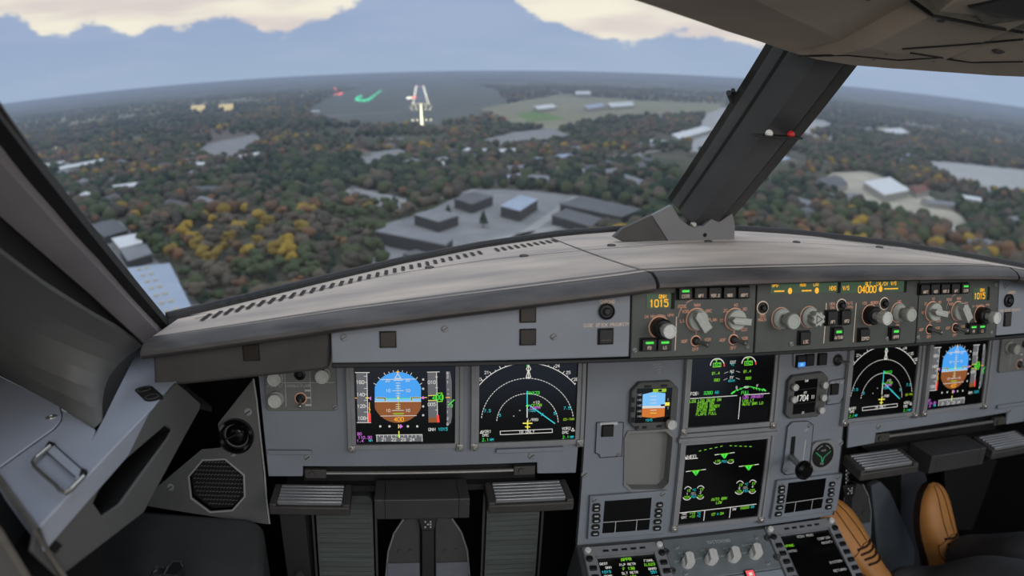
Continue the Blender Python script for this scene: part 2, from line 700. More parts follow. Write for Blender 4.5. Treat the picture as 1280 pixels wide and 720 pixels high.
# top cover: outboard left, centre, outboard right pieces, with a small gap between them
TS = [0, .06, .15, .3, .45, .6, .75, .9, 1.]
for nm, lo, hi in (('top_cover', -.83, -.272), ('top_cover', -.272, .272), ('top_cover', .272, .83)):
    xs = sorted([x for x in XS if lo + .001 < x < hi - .001] + [lo + .0008, hi - .0008])
    b = MB()
    n = len(TS)
    pts = [gs(x, t) for x in xs for t in TS]
    b.add(pts, [[i * n + j, (i + 1) * n + j, (i + 1) * n + j + 1, i * n + j + 1] for i in range(len(xs) - 1) for j in range(n - 1)])
    b.build(nm, LEATHER, glare)
# padded edge: rounded profile swept along x, in three lengths
for lo, hi in ((-.83, -.274), (-.270, .270), (.274, .83)):
    xs = sorted([x for x in XS if lo + .004 < x < hi - .004] + [lo, hi])
    th = .0125 if hi - lo < .5425 else .0155
    b = MB()
    prev = None
    for x in xs:
        z, e = zlip(x), gs(x, .06)
        prof = [(e[1], e[2] + .0006), (LIPY + .02, z + .0012), (LIPY + .008, z - .001), (LIPY + .001, z - .005), (LIPY, z - .009), (LIPY + .002, z - th + .003), (LIPY + .006, z - th), (LIPY + .03, z - th - .002), (LIPY + .06, z - th)]
        ring = [np.array((x, y, zz)) for y, zz in prof]
        if prev:
            b.loft(prev, ring, closed=False)
        else:
            b.poly(ring)
        prev = ring
    b.poly(prev[::-1])
    b.build('edge_padding', LIP, glare)
# demist slots along the windshield
b = MB()


def slot(px, py, L, w):
    pass


def slots(x0, x1, n, m):
    for i in range(n):
        x = x0 + (x1 - x0) * i / (n - 1)
        for t0 in (0,):
            y1 = yback(x) - .042
            y0 = y1 - .040
            tt = lambda y: (y - LIPY - .03) / (yback(x) - LIPY - .03)
            a, c = gs(x, tt(y0)), gs(x, tt(y1))
            m.poly([a + (-.0027, 0, .0014), a + (.0027, 0, .0014), c + (.0027, 0, .0014), c + (-.0027, 0, .0014)])


for a_ in ((-.785, -.415, 31), (-.385, -.278, 10), (.278, .385, 10), (.415, .785, 31)):
    b = MB()
    slots(*a_, b)
    b.build('demist_slots', BLACKM, glare)
for lo, hi in ((-.845, -.10), (.10, .845)):
    b = MB()
    b.tube([gs(x, 1.) + (0, .004, .001) for x in np.linspace(lo, hi, 30)], .0085, 10)
    b.build('sill_bead', RUBBER, glare)
# seams and screws of the cover
b = MB()


def seam(pts, w=.0016):
    for (x0, t0), (x1, t1) in zip(pts, pts[1:]):
        k = 10
        q = [gs(x0 + (x1 - x0) * i / k, t0 + (t1 - t0) * i / k) for i in range(k + 1)]
        for a, c in zip(q, q[1:]):
            d = c - a
            s = np.array((-d[1], d[0], 0)) / max(1e-9, math.hypot(d[0], d[1])) * w / 2
            b.poly([a - s + (0, 0, .0012), c - s + (0, 0, .0012), c + s + (0, 0, .0012), a + s + (0, 0, .0012)])


for sm in ([(-.80, .62), (-.6, .72), (-.40, .62), (-.255, .52), (-.1, .56), (.1, .56), (.255, .52), (.40, .62), (.6, .72), (.8, .62)], [(-.272, .03), (-.272, .995)], [(.272, .03), (.272, .995)]):
    b = MB()
    seam(sm)
    b.build('cover_seam', SEAM, glare)
for x, t in ((-.215, .60), (-.045, .585), (.12, .585), (.27, .56), (-.36, .60), (-.5, .70)):
    q = gs(x, t)
    b = MB()
    b.lathe(Fr(q, (1, 0, 0), (0, 1, -.12)), 0, 0, [(.007, 0), (.0065, .0022), (.004, .003), (0, .0031)], 14)
    b.build('cover_screw', TRIM_DK, glare)

# ---- centre post and its bracket
AX0, AX1 = np.array((-.016, 1.058, 1.037)), np.array((-.016, .70, 1.355))
ad = (AX1 - AX0) / np.linalg.norm(AX1 - AX0)
am = np.array((0, -ad[2], ad[1]))       # towards the cabin
am = am if am[1] < 0 else -am
PS = [(-.064, -.004), (-.055, .010), (-.028, .046), (.004, .056), (.048, .034), (.058, -.004)]
b = MB()
r0 = [AX0 + np.array((1., 0, 0)) * x + am * m for x, m in PS]
r1 = [AX1 + np.array((1., 0, 0)) * x + am * m for x, m in PS]
b.loft(r0[::-1], r1[::-1])
b.poly(r0)
b.poly(r1[::-1])
post = struct(b.build('trim_1', POST, smooth=12))
post['label'] = 'dark faceted centre post between the two windshields'
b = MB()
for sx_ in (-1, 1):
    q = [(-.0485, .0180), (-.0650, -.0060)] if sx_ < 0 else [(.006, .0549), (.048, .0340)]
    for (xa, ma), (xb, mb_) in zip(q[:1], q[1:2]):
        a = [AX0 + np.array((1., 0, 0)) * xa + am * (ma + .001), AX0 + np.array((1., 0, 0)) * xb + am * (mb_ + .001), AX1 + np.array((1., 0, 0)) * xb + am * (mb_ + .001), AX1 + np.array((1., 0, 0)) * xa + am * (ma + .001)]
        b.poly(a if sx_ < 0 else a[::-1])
b.build('post_seal', RUBBER, post, smooth=0)  # left strip is the seal; right facet blackened to stand for its shade

BR = Fr((0, .995, .97), (1, 0, 0), (0, .12, 1))
brk = thing('post_bracket', 'grey cut-out bracket plate at the foot of the centre post', 'bracket', BR.O)
b = MB()
bp = [BR.uv(x, y) for x, y in ((836, 303), (918, 303), (919, 283), (915, 264), (898, 257), (896, 268), (880, 283), (862, 283), (850, 274), (840, 257), (815, 270))]
b.prism(BR, bp, -.012, 0)
b.build('plate', mat('bracket_paint', rgb(112, 112, 114), .5, noise=.1, nscale=20.), brk, bevel=.0015)
b = MB()
bq = [BR.uv(x, y) for x, y in ((836, 303), (815, 270), (780, 286), (768, 297), (778, 302))]
b.prism(BR, bq, -.016, -.002)
b.build('side_web', TRIM_DK, brk, bevel=.001)
b = MB()
b.disc(BR, *BR.uv(881, 294), .0035, .0006, 0)
b.build('hole', BLACKM, brk)
b = MB()
b.lathe(BR, *BR.uv(867, 281), [(.0045, -.004), (.0045, .003), (.003, .004), (0, .004)], 12)
b.build('bolt', METAL, brk)

# eye reference indicator: little balls on the post
q0 = AX0 + (AX1 - AX0) * .0
eb = Fr(AX0 + am * .056, (1, 0, 0), ad).hit(962, 166)
ind = thing('eye_reference_indicator', 'small bracket with a white ball and a red ball on the centre post', 'indicator', eb)
IF = Fr(eb, (1, 0, 0), am, None)
b = MB()
b.box(XYZ.at(*eb[:2], eb[2]), -.026, .040, -.022, .004, -.005, -.002)
b.build('base_plate', BLACK, ind, bevel=.001)
for nm, x, m in (('white_ball', -.008, E['w']), ('red_ball', .026, None)):
    b = MB()
    c = XYZ.at(eb[0] + x, eb[1] - .012, eb[2])
    b.lathe(c, 0, 0, [(0, -.0055)] + [(.0055 * math.sin(a), -.0055 * math.cos(a)) for a in (math.pi * i / 8 for i in range(1, 8))] + [(0, .0055)], 14)
    b.build(nm, mat('white_enamel', rgb(215, 212, 205), .4) if x < 0 else mat('red_enamel', rgb(190, 40, 34), .4), ind)['label'] = 'white ball' if x < 0 else 'red ball'

# ---- left windshield post
inn = [onwind(0, 148), onwind(60, 230), onwind(120, 304), onwind(207, 408)]
out = [atX(-2, 268, -.875), atX(60, 322, -.872), atX(110, 365, -.868), atX(188, 436, -.862)]
inn = [np.array((-.80, .16, 1.50)), onwind(-60, 60)] + inn
out = [np.array((-.885, .10, 1.46)), atX(-60, 215, -.878)] + out
b = MB()
mid = [(i + o) / 2 + np.array((.016, -.012, .0)) for i, o in zip(inn, out)]
deep = [o + np.array((-.05, .05, -.01)) for o in out]
b.loft(out, mid, closed=False)
b.loft(mid, inn, closed=False)
b.loft(deep, out, closed=False)
lp = struct(b.build('trim_2', POST_L, smooth=30))
lp['label'] = 'sloping post between the left windshield and the side window'
b = MB()
b.tube([q + np.array((.004, -.004, 0)) for q in inn], .006, 8)
b.build('post_seal', RUBBER, lp)

# ---- overhead lining
def on_row(x, y, py_of):
    """height at which a point above x, y meets the picture line py_of(px)"""
    lo, hi = 1.25, 1.40
    for _ in range(40):
        m_ = (lo + hi) / 2
        d = np.array((x, y, m_)) - CAM
        a_, b_, c_ = d @ CR, d @ CU, d @ CF
        rr = math.hypot(a_, b_)
        th_ = math.atan2(rr, c_)
        rho = F_PX * (th_ + K_PX * th_ ** 3)
        X_, Y_ = 640 + PX0 + rho * a_ / rr, 360 - rho * b_ / rr
        if Y_ > py_of(X_):
            lo = m_
        else:
            hi = m_
    return np.array((x, y, (lo + hi) / 2))


left_rim = [np.array((-.86, .33, 1.375)), np.array((-.56, .49, 1.343))] + [onwind(x, y) for x, y in ((790, -1), (850, 19), (905, 38), (950, 52), (985, 64))]
row_ = lambda X_: float(np.interp(X_, [985, 1025, 1070, 1120, 1280], [64, 75, 80.5, 84, 95]))
nose = [on_row(x, y, row_) for x, y in ((-.06, .705), (0, .715), (.06, .705))]
right_rim = [on_row(-q[0], q[1], row_) for q in left_rim[:1:-1]]
right_rim += [np.array((.56, .49, right_rim[-1][2] + .015)), np.array((.86, .33, right_rim[-1][2] + .04))]
rim = left_rim + nose + right_rim


def inward(q, d, up):
    c = np.array((0, -.1, 0))
    v = np.array((c[0] - q[0] * .9, c[1] - q[1], 0))
    v[0] *= .5
    v /= np.linalg.norm(v)
    return q + v * d + np.array((0, 0, up))


rows = [[inward(q, .002, .010) for q in rim], [inward(q, -.002, .005) for q in rim], rim, [inward(q, .012, -.002) for q in rim], [inward(q, .10, .012) for q in rim], [inward(q, .25, .065) for q in rim], [inward(q, .42, .14) for q in rim], [inward(q, .62, .26) for q in rim], [inward(q, .9, .42) for q in rim]]
b = MB()
for a, c in zip(rows, rows[1:]):
    b.loft(a, c, closed=False)
ceil = struct(b.build('ceiling', CEIL, smooth=40))
ceil['label'] = 'grey-brown overhead lining above the windshields'
bpy.context.view_layer.update()
_dg = bpy.context.evaluated_depsgraph_get()


def onceil(px, py, lift=.0012):
    d = ray(px, py)
    ok, loc, nor, _ = ceil.ray_cast(Vector(CAM), Vector(d))
    if not ok:
        return CAM + d * .7
    return np.array(loc) - d * lift


def ceil_line(pts, w, m, name):
    b = MB()
    full = []
    for (x0, y0), (x1, y1) in zip(pts, pts[1:]):
        k = max(2, int(math.hypot(x1 - x0, y1 - y0) / 12))
        full += [(x0 + (x1 - x0) * i / k, y0 + (y1 - y0) * i / k) for i in range(k)]
    full.append(pts[-1])
    q = [onceil(*a) for a in full]
    b.tube(q, w, 6)
    return b.build(name, m, ceil)


ceil_line([(1000, 70), (1060, 69), (1124, 75), (1170, 72), (1215, 78), (1279, 77)], .0012, SEAM, 'panel_seam')
ceil_line([(1138, 66), (1190, 74)], .0012, SEAM, 'panel_seam')
ceil_line([(1128, 61), (1200, 56), (1279, 49)], .0013, SEAM, 'panel_seam')
ceil_line([(1139, 0), (1166, 19), (1230, 32), (1279, 40)], .0022, SEAM, 'panel_seam')
for x, y, r in ((1176, 27, .006), (1108, 68, .003), (1092, 75, .003), (1167, 77, .003), (1250, 66, .012), (1085, 0, .004)):
    b = MB()
    q = onceil(x, y, .002)
    b.lathe(Fr(q, (1, 0, 0), (0, .94, -.3)), 0, 0, [(r, .002), (r * .8, 0), (0, 0)], 14, ell=.5)
    b.build('fastener', TRIM_DK, ceil)
# dark overhead panel at the upper right
q = [onceil(*a, .004) for a in ((1195, -8), (1212, 10), (1245, 22), (1285, 24), (1285, -8))]
b = MB()
b.poly(q)
ov = thing('overhead_panel', 'dark recessed overhead panel at the upper right of the ceiling', 'panel', q[0])
b.build('panel_face', BLACK, ov, smooth=0)
q = [onceil(*a, .003) for a in ((1139, -4), (1168, 18), (1230, 30), (1285, 38), (1285, 23), (1245, 21), (1212, 9), (1195, -6))]
b = MB()
b.poly(q)
b.build('panel_border', mat('textured_overhead_border', rgb(124, 118, 108), .7, noise=.35, nscale=120.), ov, smooth=0)

# ---- walls, floor and bulkhead of the footwell
def plain(name, pts, m, lab=None):
    b = MB()
    b.poly(pts)
    o = struct(b.build(name, m, smooth=0))
    if lab:
        o['label'] = lab
    return o


fl = MB()
fl.box(XYZ, -1.15, 1.15, -1.2, 1.5, -.05, 0)
struct(fl.build('floor', FLOORM, smooth=0))
fl = MB()
fl.box(XYZ, -1.15, 1.2, 1.30, 1.36, 0, .72)
struct(fl.build('wall_front', BLACKM, smooth=0))
fl = MB()
wx = [-1.15, -.9, -.85, -.762, -.66, -.543, -.405, -.245, -.12, 0, .12, .245, .405, .543, .66, .762, .85, .9, 1.2]
w0 = [np.array((x, yback(min(abs(x), .9)) + .004, .953)) for x in wx]
w1 = [np.array((x, 1.33, .70)) for x in wx]
fl.loft(w1, w0, closed=False)
struct(fl.build('trim_3', BLACKM, smooth=0))
fl = MB()
fl.box(XYZ, -1.15, -1.07, -1.2, .74, 0, .84)
fl.box(XYZ, -1.15, -1.0, -1.2, .34, .84, .96)
fl.box(XYZ, -1.15, -1.07, .74, 1.33, 0, .70)
struct(fl.build('wall_left', BLACKM, smooth=0))
fl = MB()
fl.box(XYZ, 1.12, 1.2, -1.2, .72, 0, .84)
fl.box(XYZ, 1.12, 1.2, .72, 1.33, 0, .70)
struct(fl.build('wall_right', BLACKM, smooth=0))
# ================================================================== main instrument panel
main = thing('instrument_panel', 'blue-grey main instrument panel carrying all the display units', 'instrument panel', P.p(0, -.05))
# captain's sheet
b = MB()
b.prism(P, [(-.776, .19), (-.767, -.059), (-.709, -.058), (-.708, -.040), (-.323, -.040), (-.322, -.060), (-.256, -.062), (-.2485, .19)], -.010, -.004)
b.build('panel_sheet', PANEL, main, bevel=.0015)
b = MB()
b.prism(P, [(.2565, .19), (.277, -.059), (.342, -.056), (.342, -.036), (.715, -.030), (.716, -.056), (.776, -.056), (.776, .19)], -.010, -.004)
b.build('panel_sheet', PANEL, main, bevel=.0015)
# centre sheet with the empty instrument bay cut out
bay = [P.uv(x, y, -.004) for x, y in ((786, 541), (831, 538), (840, 546), (835, 603), (827, 611), (789, 611), (781, 604), (782, 549))]
b = MB()
b.prism(P, [(-.246, .19), (-.2475, -.197), (.268, -.192), (.2535, .19)], -.010, -.003, holes=[bay])
b.build('panel_sheet', PANEL, main, bevel=.0012)
b = MB()
cu, cv_ = sum(q[0] for q in bay) / 8, sum(q[1] for q in bay) / 8
grow = lambda k: [(cu + (u - cu) * k, cv_ + (v - cv_) * k) for u, v in bay]
b.prism(P, grow(1.09), -.003, .0005, 0, holes=[grow(.985)])
b.prism(P, grow(1.05), -.026, -.024, 0)
b.prism(P, grow(1.02), -.024, -.008, 0, holes=[grow(.999)])
b.build('empty_bay', mat('bay_paint', rgb(126, 127, 124), .55, noise=.05, nscale=20.), main, bevel=.0008)
# edge beads of the centre sheet
for q in ([(-.2455, .19), (-.247, -.196)], [(.2525, .19), (.267, -.190)]):
    b = MB()
    b.line(P, q, .0028, -.0025)
    b.build('sheet_seam', SEAM, main)
# small raised rails and screws
for a in ((335, 566, 390, 564), (620, 563, 704, 561), (1060, 529, 1132, 520), (1246, 509, 1290, 502)):
    u0, v0 = P.uv(a[0], a[1])
    u1, v1 = P.uv(a[2], a[3])
    vv = (v0 + v1) / 2
    b = MB()
    b.box(P, u0, u1, vv - .0035, vv + .0035, -.004, .004)
    b.build('trim_rail', PANEL, main, bevel=.0012)
for x, y in ((384, 573), (665, 571), (731, 594), (1100, 534), (1263, 514), (1052, 554)):
    screw(P, *P.uv(x, y), main, .0055, -.004)

# sliding table slots: dark channel with a rod held by two end brackets
for nm, u0, u1, v0, v1, lab in (('table_slot', -.708, -.323, -.072, -.041, 'dark slot with a chrome rod above the empty seat footrests'),
                                ('table_slot', .342, .716, -.068, -.032, 'dark slot with a chrome rod above the pilot in tan shoes')):
    t = thing(nm, lab, 'slot', P.p((u0 + u1) / 2, v0))
    b = MB()
    b.box(P, u0 - .004, u1 + .004, v0 - .012, v1 + .004, -.05, -.035)
    b.box(P, u0 - .004, u1 + .004, v0 - .016, v0 - .006, -.05, -.012)
    b.build('channel', BLACK, t)
    b = MB()
    vv = (v0 + v1) / 2 + .002
    b.tube([P.p(u0 + .02, vv, -.012), P.p(u1 - .02, vv, -.012)], .0035, 10)
    b.build('rod', METAL, t)
    for uu in (u0 + .020, u1 - .020):
        b = MB()
        b.boxc(P, uu, vv, .036, .016, -.018, -.006)
        b.lathe(P, uu - .006, vv, [(.005, -.006), (.005, -.003), (0, -.003)], 10)
        b.build('end_bracket', TRIM_DK, t, bevel=.0015)

# ------------------------------------------------------------------ display units
HW = .0795
HT = .1483
DUC = {'PFD_L': (-.5387, 0.), 'ND_L': (-.3417, 0.), 'EWD': (.0136, .0084), 'SD': (.0136, -.1702), 'ND_R': (.3417, 0.), 'PFD_R': (.5387, 0.)}


def display_unit(key, label, draw):
    uc, v0 = DUC[key]
    L = P.at(uc, v0)
    t = thing('display_unit', label, 'display', L.p(0, 0, 0), 'cockpit display units')
    bw = .0135 if key not in ('EWD', 'SD') else .012
    b = MB()
    out = [(-HW - bw, -.008), (HW + bw, -.008), (HW + bw, HT + .010), (-HW - bw, HT + .010)]
    b.prism(L, out, -.0045, .004, 0, holes=[[(-HW, 0), (HW, 0), (HW, HT), (-HW, HT)]])
    for sx_ in (-1, 1):
        u = sx_ * (HW + bw * .72)
        b.box(L, u - bw * .22, u + bw * .22, -.008, HT + .010, .004, .0075)
    b.build('bezel', PANEL_LT, t, bevel=.0012)
    b = MB()
    b.box(L, -HW - .001, HW + .001, -.001, HT + .001, -.003, 0)
    b.build('screen', SCREEN, t)
    for sx_ in (-1, 1):
        b = MB()
        u = sx_ * (HW + bw * .55)
        b.boxc(L, u, -.006, .012, .012, -.003, .008)
        b.lathe(L, u, -.006, [(.004, .008), (.004, .0105), (.0025, .0115), (0, .0115)], 12)
        b.build('latch', METAL, t, bevel=.001)
    gx = MB()
    draw(gx, L)
    gx.build('symbology', [E[k] for k in EK], t, smooth=0)
    return t


EK = list(E)
IX = {k: i for i, k in enumerate(EK)}


class Pen:
    """draws on one screen in the pixel grid of a close-up, flattened onto the glass"""

    def __init__(s, mb, L, key, ox, oy, sc, clip=True):
        s.mb, s.L, s.ox, s.oy, s.sc = mb, L, ox, oy, sc
        s.uc, s.v0 = DUC[key] if key in DUC else key
        s.k = 0

    def c(s, x, y):
        u, v = P.uv(s.ox + x / s.sc, s.oy + y / s.sc)
        return u - s.uc, v - s.v0

    def n(s):
        s.k += 1
        return .00012 + s.k * .000006

    def line(s, pts, col, w=.0009):
        s.mb.line(s.L, [s.c(*q) for q in pts], w, s.n(), IX[col])

    def poly(s, pts, col):
        s.mb.poly([s.L.p(*s.c(*q), s.n()) for q in pts][::-1] if False else [s.L.p(*s.c(*q), s.k * .000006 + .00012) for q in pts], IX[col])
        s.k += 1

    def text(s, txt, x, y, col, h=.0052, align='c', w=None):
        u, v = s.c(x, y)
        s.mb.text(s.L, txt, u, v, h, s.n(), IX[col], w or h * .15, align)

    def arc(s, x, y, rx, ry, a0, a1, col, w=.0009, dash=0, seg=40):
        pts = [(x + rx * math.cos(math.radians(a0 + (a1 - a0) * i / seg)), y - ry * math.sin(math.radians(a0 + (a1 - a0) * i / seg))) for i in range(seg + 1)]
        if dash:
            n = s.n()
            for i in range(0, seg, 2):
                s.mb.line(s.L, [s.c(*pts[i]), s.c(*pts[i + 1])], w, n, IX[col])
        else:
            s.line(pts, col, w)


def draw_pfd(gx, L):
    p = Pen(gx, L, 'PFD_L', 430, 440, 5.5375)
    # speed scale
    p.poly([(84, 142), (158, 142), (166, 488), (94, 488)], 'y')
    p.line([(158, 142), (166, 488)], 'w', .0010)
    p.line([(78, 142), (176, 142)], 'w', .0010)
    p.line([(90, 489), (186, 489)], 'w', .0010)
    for i, y in enumerate((168, 210, 252, 293, 334, 375, 416, 458)):
        p.line([(140, y), (160 + i, y)], 'w', .0008)
    for s_, y, x in (('160', 209, 112), ('140', 295, 115), ('120', 375, 119), ('100', 458, 123)):
        p.text(s_, x, y, 'w', .0052)
    p.poly([(166, 425), (186, 425), (187, 488), (168, 488)], 'r')
    p.line([(175, 350), (177, 425)], 'a', .0012)
    p.line([(172, 385), (182, 400)], 'a', .0012)
    p.line([(76, 319), (88, 319)], 'a', .0012)
    p.line([(150, 318), (172, 318)], 'Y', .0014)
    p.poly([(172, 320), (188, 306), (188, 336)], 'm')
    # attitude ball
    cx, cy, rx, ry = 373, 314, 163, 176

    def seg_pts(a0, a1, k=30):
        q = []
        for i in range(k + 1):
            a = math.radians(a0 + (a1 - a0) * i / k)
            q.append((min(cx + rx - 3, max(cx - rx + 3, cx + ry * math.cos(a))), cy - ry * math.sin(a)))
        return q

    hz = 343
    a0 = math.degrees(math.asin((cy - hz) / ry))
    p.poly(seg_pts(a0, 180 - a0), 'b')
    p.poly(seg_pts(180 - a0, 360 + a0), 'n')
    p.poly([(cx - rx + 3, 322), (cx + rx - 3, 318), (cx + rx - 3, 343), (cx - rx + 3, 343)], 'B')
    p.line([(cx - rx + 3, 344), (cx + rx - 3, 342)], 'w', .0010)
    p.line([(255, 190), (492, 187)], 'w', .0009)
    p.line([(254, 443), (502, 440)], 'w', .0009)
    for y, hw in ((268, 38), (405, 40)):
        p.line([(cx - hw, y), (cx + hw, y - 1)], 'w', .0009)
        p.text('10', cx - 68, y, 'w', .0044)
        p.text('10', cx + 68, y - 1, 'w', .0044)
    p.line([(345, 196), (405, 195)], 'w', .0009)
    p.text('20', cx - 72, 197, 'w', .0042)
    p.text('20', cx + 66, 195, 'w', .0042)
    for y in (215, 233, 251, 286, 304, 362, 378, 392):
        p.line([(cx - 14, y), (cx + 16, y)], 'w', .0008)
    p.line([(340, 425), (414, 423)], 'e', .0011)
    p.line([(345, 432), (410, 430)], 'e', .0008)
    # flight director and aircraft reference
    p.line([(374, 228), (377, 396)], 'Y', .0011)
    p.line([(375, 240), (377, 390)], 'e', .0008)
    p.line([(286, 322), (462, 320)], 'G', .0011)
    for q in ([(226, 318), (284, 318), (284, 338)], [(524, 316), (466, 316), (466, 336)]):
        p.line(q, 'Y', .0024)
        p.line(q, 'k', .0014)
    p.poly([(368, 312), (382, 312), (382, 326), (368, 326)], 'Y')
    # bank scale
    for a in (90, 80, 70, 60, 45, 30, 100, 110, 120, 135, 150):
        r0, r1 = 179, 196 if a in (60, 30, 45, 120, 150, 135) else 188
        p.line([(cx + r0 * math.cos(math.radians(a)) * .98, cy - r0 * math.sin(math.radians(a))), (cx + r1 * math.cos(math.radians(a)) * .98, cy - r1 * math.sin(math.radians(a)))], 'w', .0009)
    p.poly([(360, 134), (384, 134), (372, 150)], 'a')
    p.line([(372, 150), (352, 182), (394, 182), (372, 150)], 'w', .0011)
    # glide and localiser deviation
    for y in (190, 254, 376, 437):
        p.arc(548, y, 5, 5, 0, 360, 'w', .0010, seg=10)
    p.line([(534, 317), (572, 314)], 'a', .0013)
    p.poly([(534, 316), (548, 304), (560, 316), (548, 328)], 'm')
    for x in (251, 315, 442, 507):
        p.arc(x, 514, 5, 5, 0, 360, 'w', .0012, seg=10)
    p.poly([(376, 514), (392, 500), (408, 514), (392, 528)], 'm')
    p.line([(378, 502), (378, 526)], 'Y', .0012)
    # altitude scale
    p.poly([(578, 140), (640, 138), (648, 486), (585, 488)], 'y')
    p.poly([(584, 455), (646, 453), (648, 486), (585, 488)], 'n')
    p.line([(640, 138), (648, 486)], 'w', .0010)
    p.line([(576, 139), (660, 137)], 'w', .0010)
    p.poly([(640, 437), (656, 434), (662, 486), (646, 487)], 'r')
    for s_, y in (('010', 209), ('005', 362)):
        p.text(s_, 607, y, 'w', .0050)
    for y in (172, 247, 325, 400):
        p.line([(632, y), (648, y)], 'w', .0008)
    p.poly([(584, 303), (650, 300), (650, 332), (584, 334)], 'k')
    p.line([(584, 302), (640, 299)], 'Y', .0011)
    p.line([(584, 335), (640, 333)], 'Y', .0011)
    p.line([(640, 285), (678, 283), (680, 341), (642, 343), (640, 285)], 'g', .0013)
    p.text('4', 620, 317, 'G', .0056)
    p.text('00', 660, 313, 'G', .0080)
    # vertical speed
    p.poly([(706, 134), (734, 134), (745, 200), (748, 440), (740, 490), (712, 516)], 'y')
    for s_, y in (('6', 146), ('2', 172), ('1', 208), ('1', 415), ('2', 460), ('6', 498)):
        p.text(s_, 717, y, 'w', .0038)
    for y in (260, 290, 345, 380):
        p.line([(716, y), (726, y)], 'w', .0007)
    p.line([(706, 314), (732, 313)], 'a', .0014)
    p.line([(722, 368), (762, 330)], 'G', .0016)
    p.text('3', 745, 372, 'G', .0046)
    # baro, ils, heading
    p.text('QNH', 608, 535, 'w', .0046)
    p.text('1015', 684, 533, 'c', .0046)
    p.text('BO', 108, 566, 'm', .0044)
    p.text('110.30', 146, 591, 'm', .0044)
    p.text('1.4', 112, 614, 'm', .0044)
    p.text('NM', 184, 612, 'c', .0036)
    p.poly([(224, 574), (540, 570), (542, 618), (228, 620)], 'y')
    p.line([(222, 574), (540, 570), (542, 618)], 'w', .0009)
    p.line([(226, 574), (228, 620)], 'w', .0009)
    for i in range(11):
        x = 246 + i * 28
        p.line([(x, 574), (x, 592 if i % 2 else 584)], 'w', .0008)
    for s_, x in (('21', 277), ('22', 345), ('23', 410), ('24', 472)):
        p.text(s_, x, 605, 'w', .0050)
    p.line([(380, 548), (381, 590)], 'Y', .0015)
    p.line([(366, 582), (384, 574)], 'G', .0010)
    p.text('400', 380, 465, 'a', .0064)


def draw_nd(gx, L):
    p = Pen(gx, L, 'ND_L', 580, 440, 5.5375)
    cx, cy = 439, 492
    p.arc(cx, cy, 213, 204, 2, 178, 'w', .0011, 1, 68)
    p.arc(cx, cy, 320, 310, 9, 175, 'w', .0011, 1, 90)
    p.arc(cx, cy, 430, 416, 40, 141, 'w', .0012)
    for i in range(21):
        a = math.radians(40.5 + i * 5)
        k = 1.045 if i % 2 else 1.022
        q = [(cx + 430 * s_ * math.cos(a), cy - 416 * s_ * math.sin(a)) for s_ in (1., k)]
        if q[1][0] > 108 and q[1][0] < 780 and q[1][1] > 76:
            p.line(q, 'w', .0010)
    for s_, a in (('24', 63), ('25', 52), ('26', 43), ('21', 128), ('20', 137)):
        a = math.radians(a)
        x, y = cx + 458 * math.cos(a), cy - 444 * math.sin(a)
        p.text(s_, x, y, 'w', .0046)
    p.line([(446, 80), (446, 184)], 'w', .0013)
    p.line([(446, 122), (430, 176), (462, 176), (446, 122)], 'w', .0013)
    p.line([(446, 86), (432, 118), (446, 138), (462, 118), (446, 86)], 'w', .0012)
    p.line([(432, 80), (440, 104)], 'G', .0013)
    p.line([(437, 272), (437, 400)], 'c', .0018)
    p.line([(437, 372), (437, 452)], 'w', .0016)
    p.line([(438, 362), (446, 372), (438, 382), (430, 372), (438, 362)], 'G', .0010)
    p.line([(452, 368), (628, 494)], 'c', .0018)
    p.line([(536, 440), (548, 424)], 'c', .0010)
    p.line([(410, 493), (470, 493)], 'Y', .0020)
    p.line([(440, 474), (440, 532)], 'Y', .0020)
    p.line([(425, 518), (455, 518)], 'Y', .0016)
    p.text('RWY23', 482, 283, 'G', .0046)
    p.text('+10', 500, 348, 'w', .0042)
    p.text('CF23R', 502, 369, 'g', .0042)
    p.text('CENTR', 494, 386, 'm', .0040)
    p.text('TIDE', 470, 405, 'c', .0038)
    p.text('L/R90', 478, 468, 'w', .0040)
    for x, y in ((344, 443), (386, 404)):
        p.arc(x, y, 3, 3, 0, 360, 'W', .0010, seg=8)
    for s_, x, y in (('7.5', 162, 407), ('5', 248, 437), ('5', 627, 425), ('7.5', 712, 388)):
        p.text(s_, x, y, 'c', .0044)
    p.text('05-7NM', 725, 465, 'e', .0036)
    p.line([(250, 548), (610, 532), (612, 556), (252, 572), (250, 548)], 'w', .0010)
    p.text('TA ONLY', 434, 552, 'w', .0044)
    p.text('VOR1', 158, 550, 'w', .0044)
    p.text('DMC', 150, 575, 'w', .0042)
    p.line([(112, 562), (120, 545), (128, 562), (112, 562)], 'w', .0010)
    p.text('2.1', 148, 607, 'G', .0044)
    p.text('NM', 192, 606, 'c', .0038)
    p.text('VOR2', 708, 529, 'w', .0044)
    p.text('DMC', 702, 556, 'w', .0042)
    p.line([(744, 546), (753, 526), (764, 546), (744, 546)], 'w', .0010)
    p.text('2.1', 704, 588, 'G', .0044)
    p.text('NM', 746, 587, 'c', .0038)


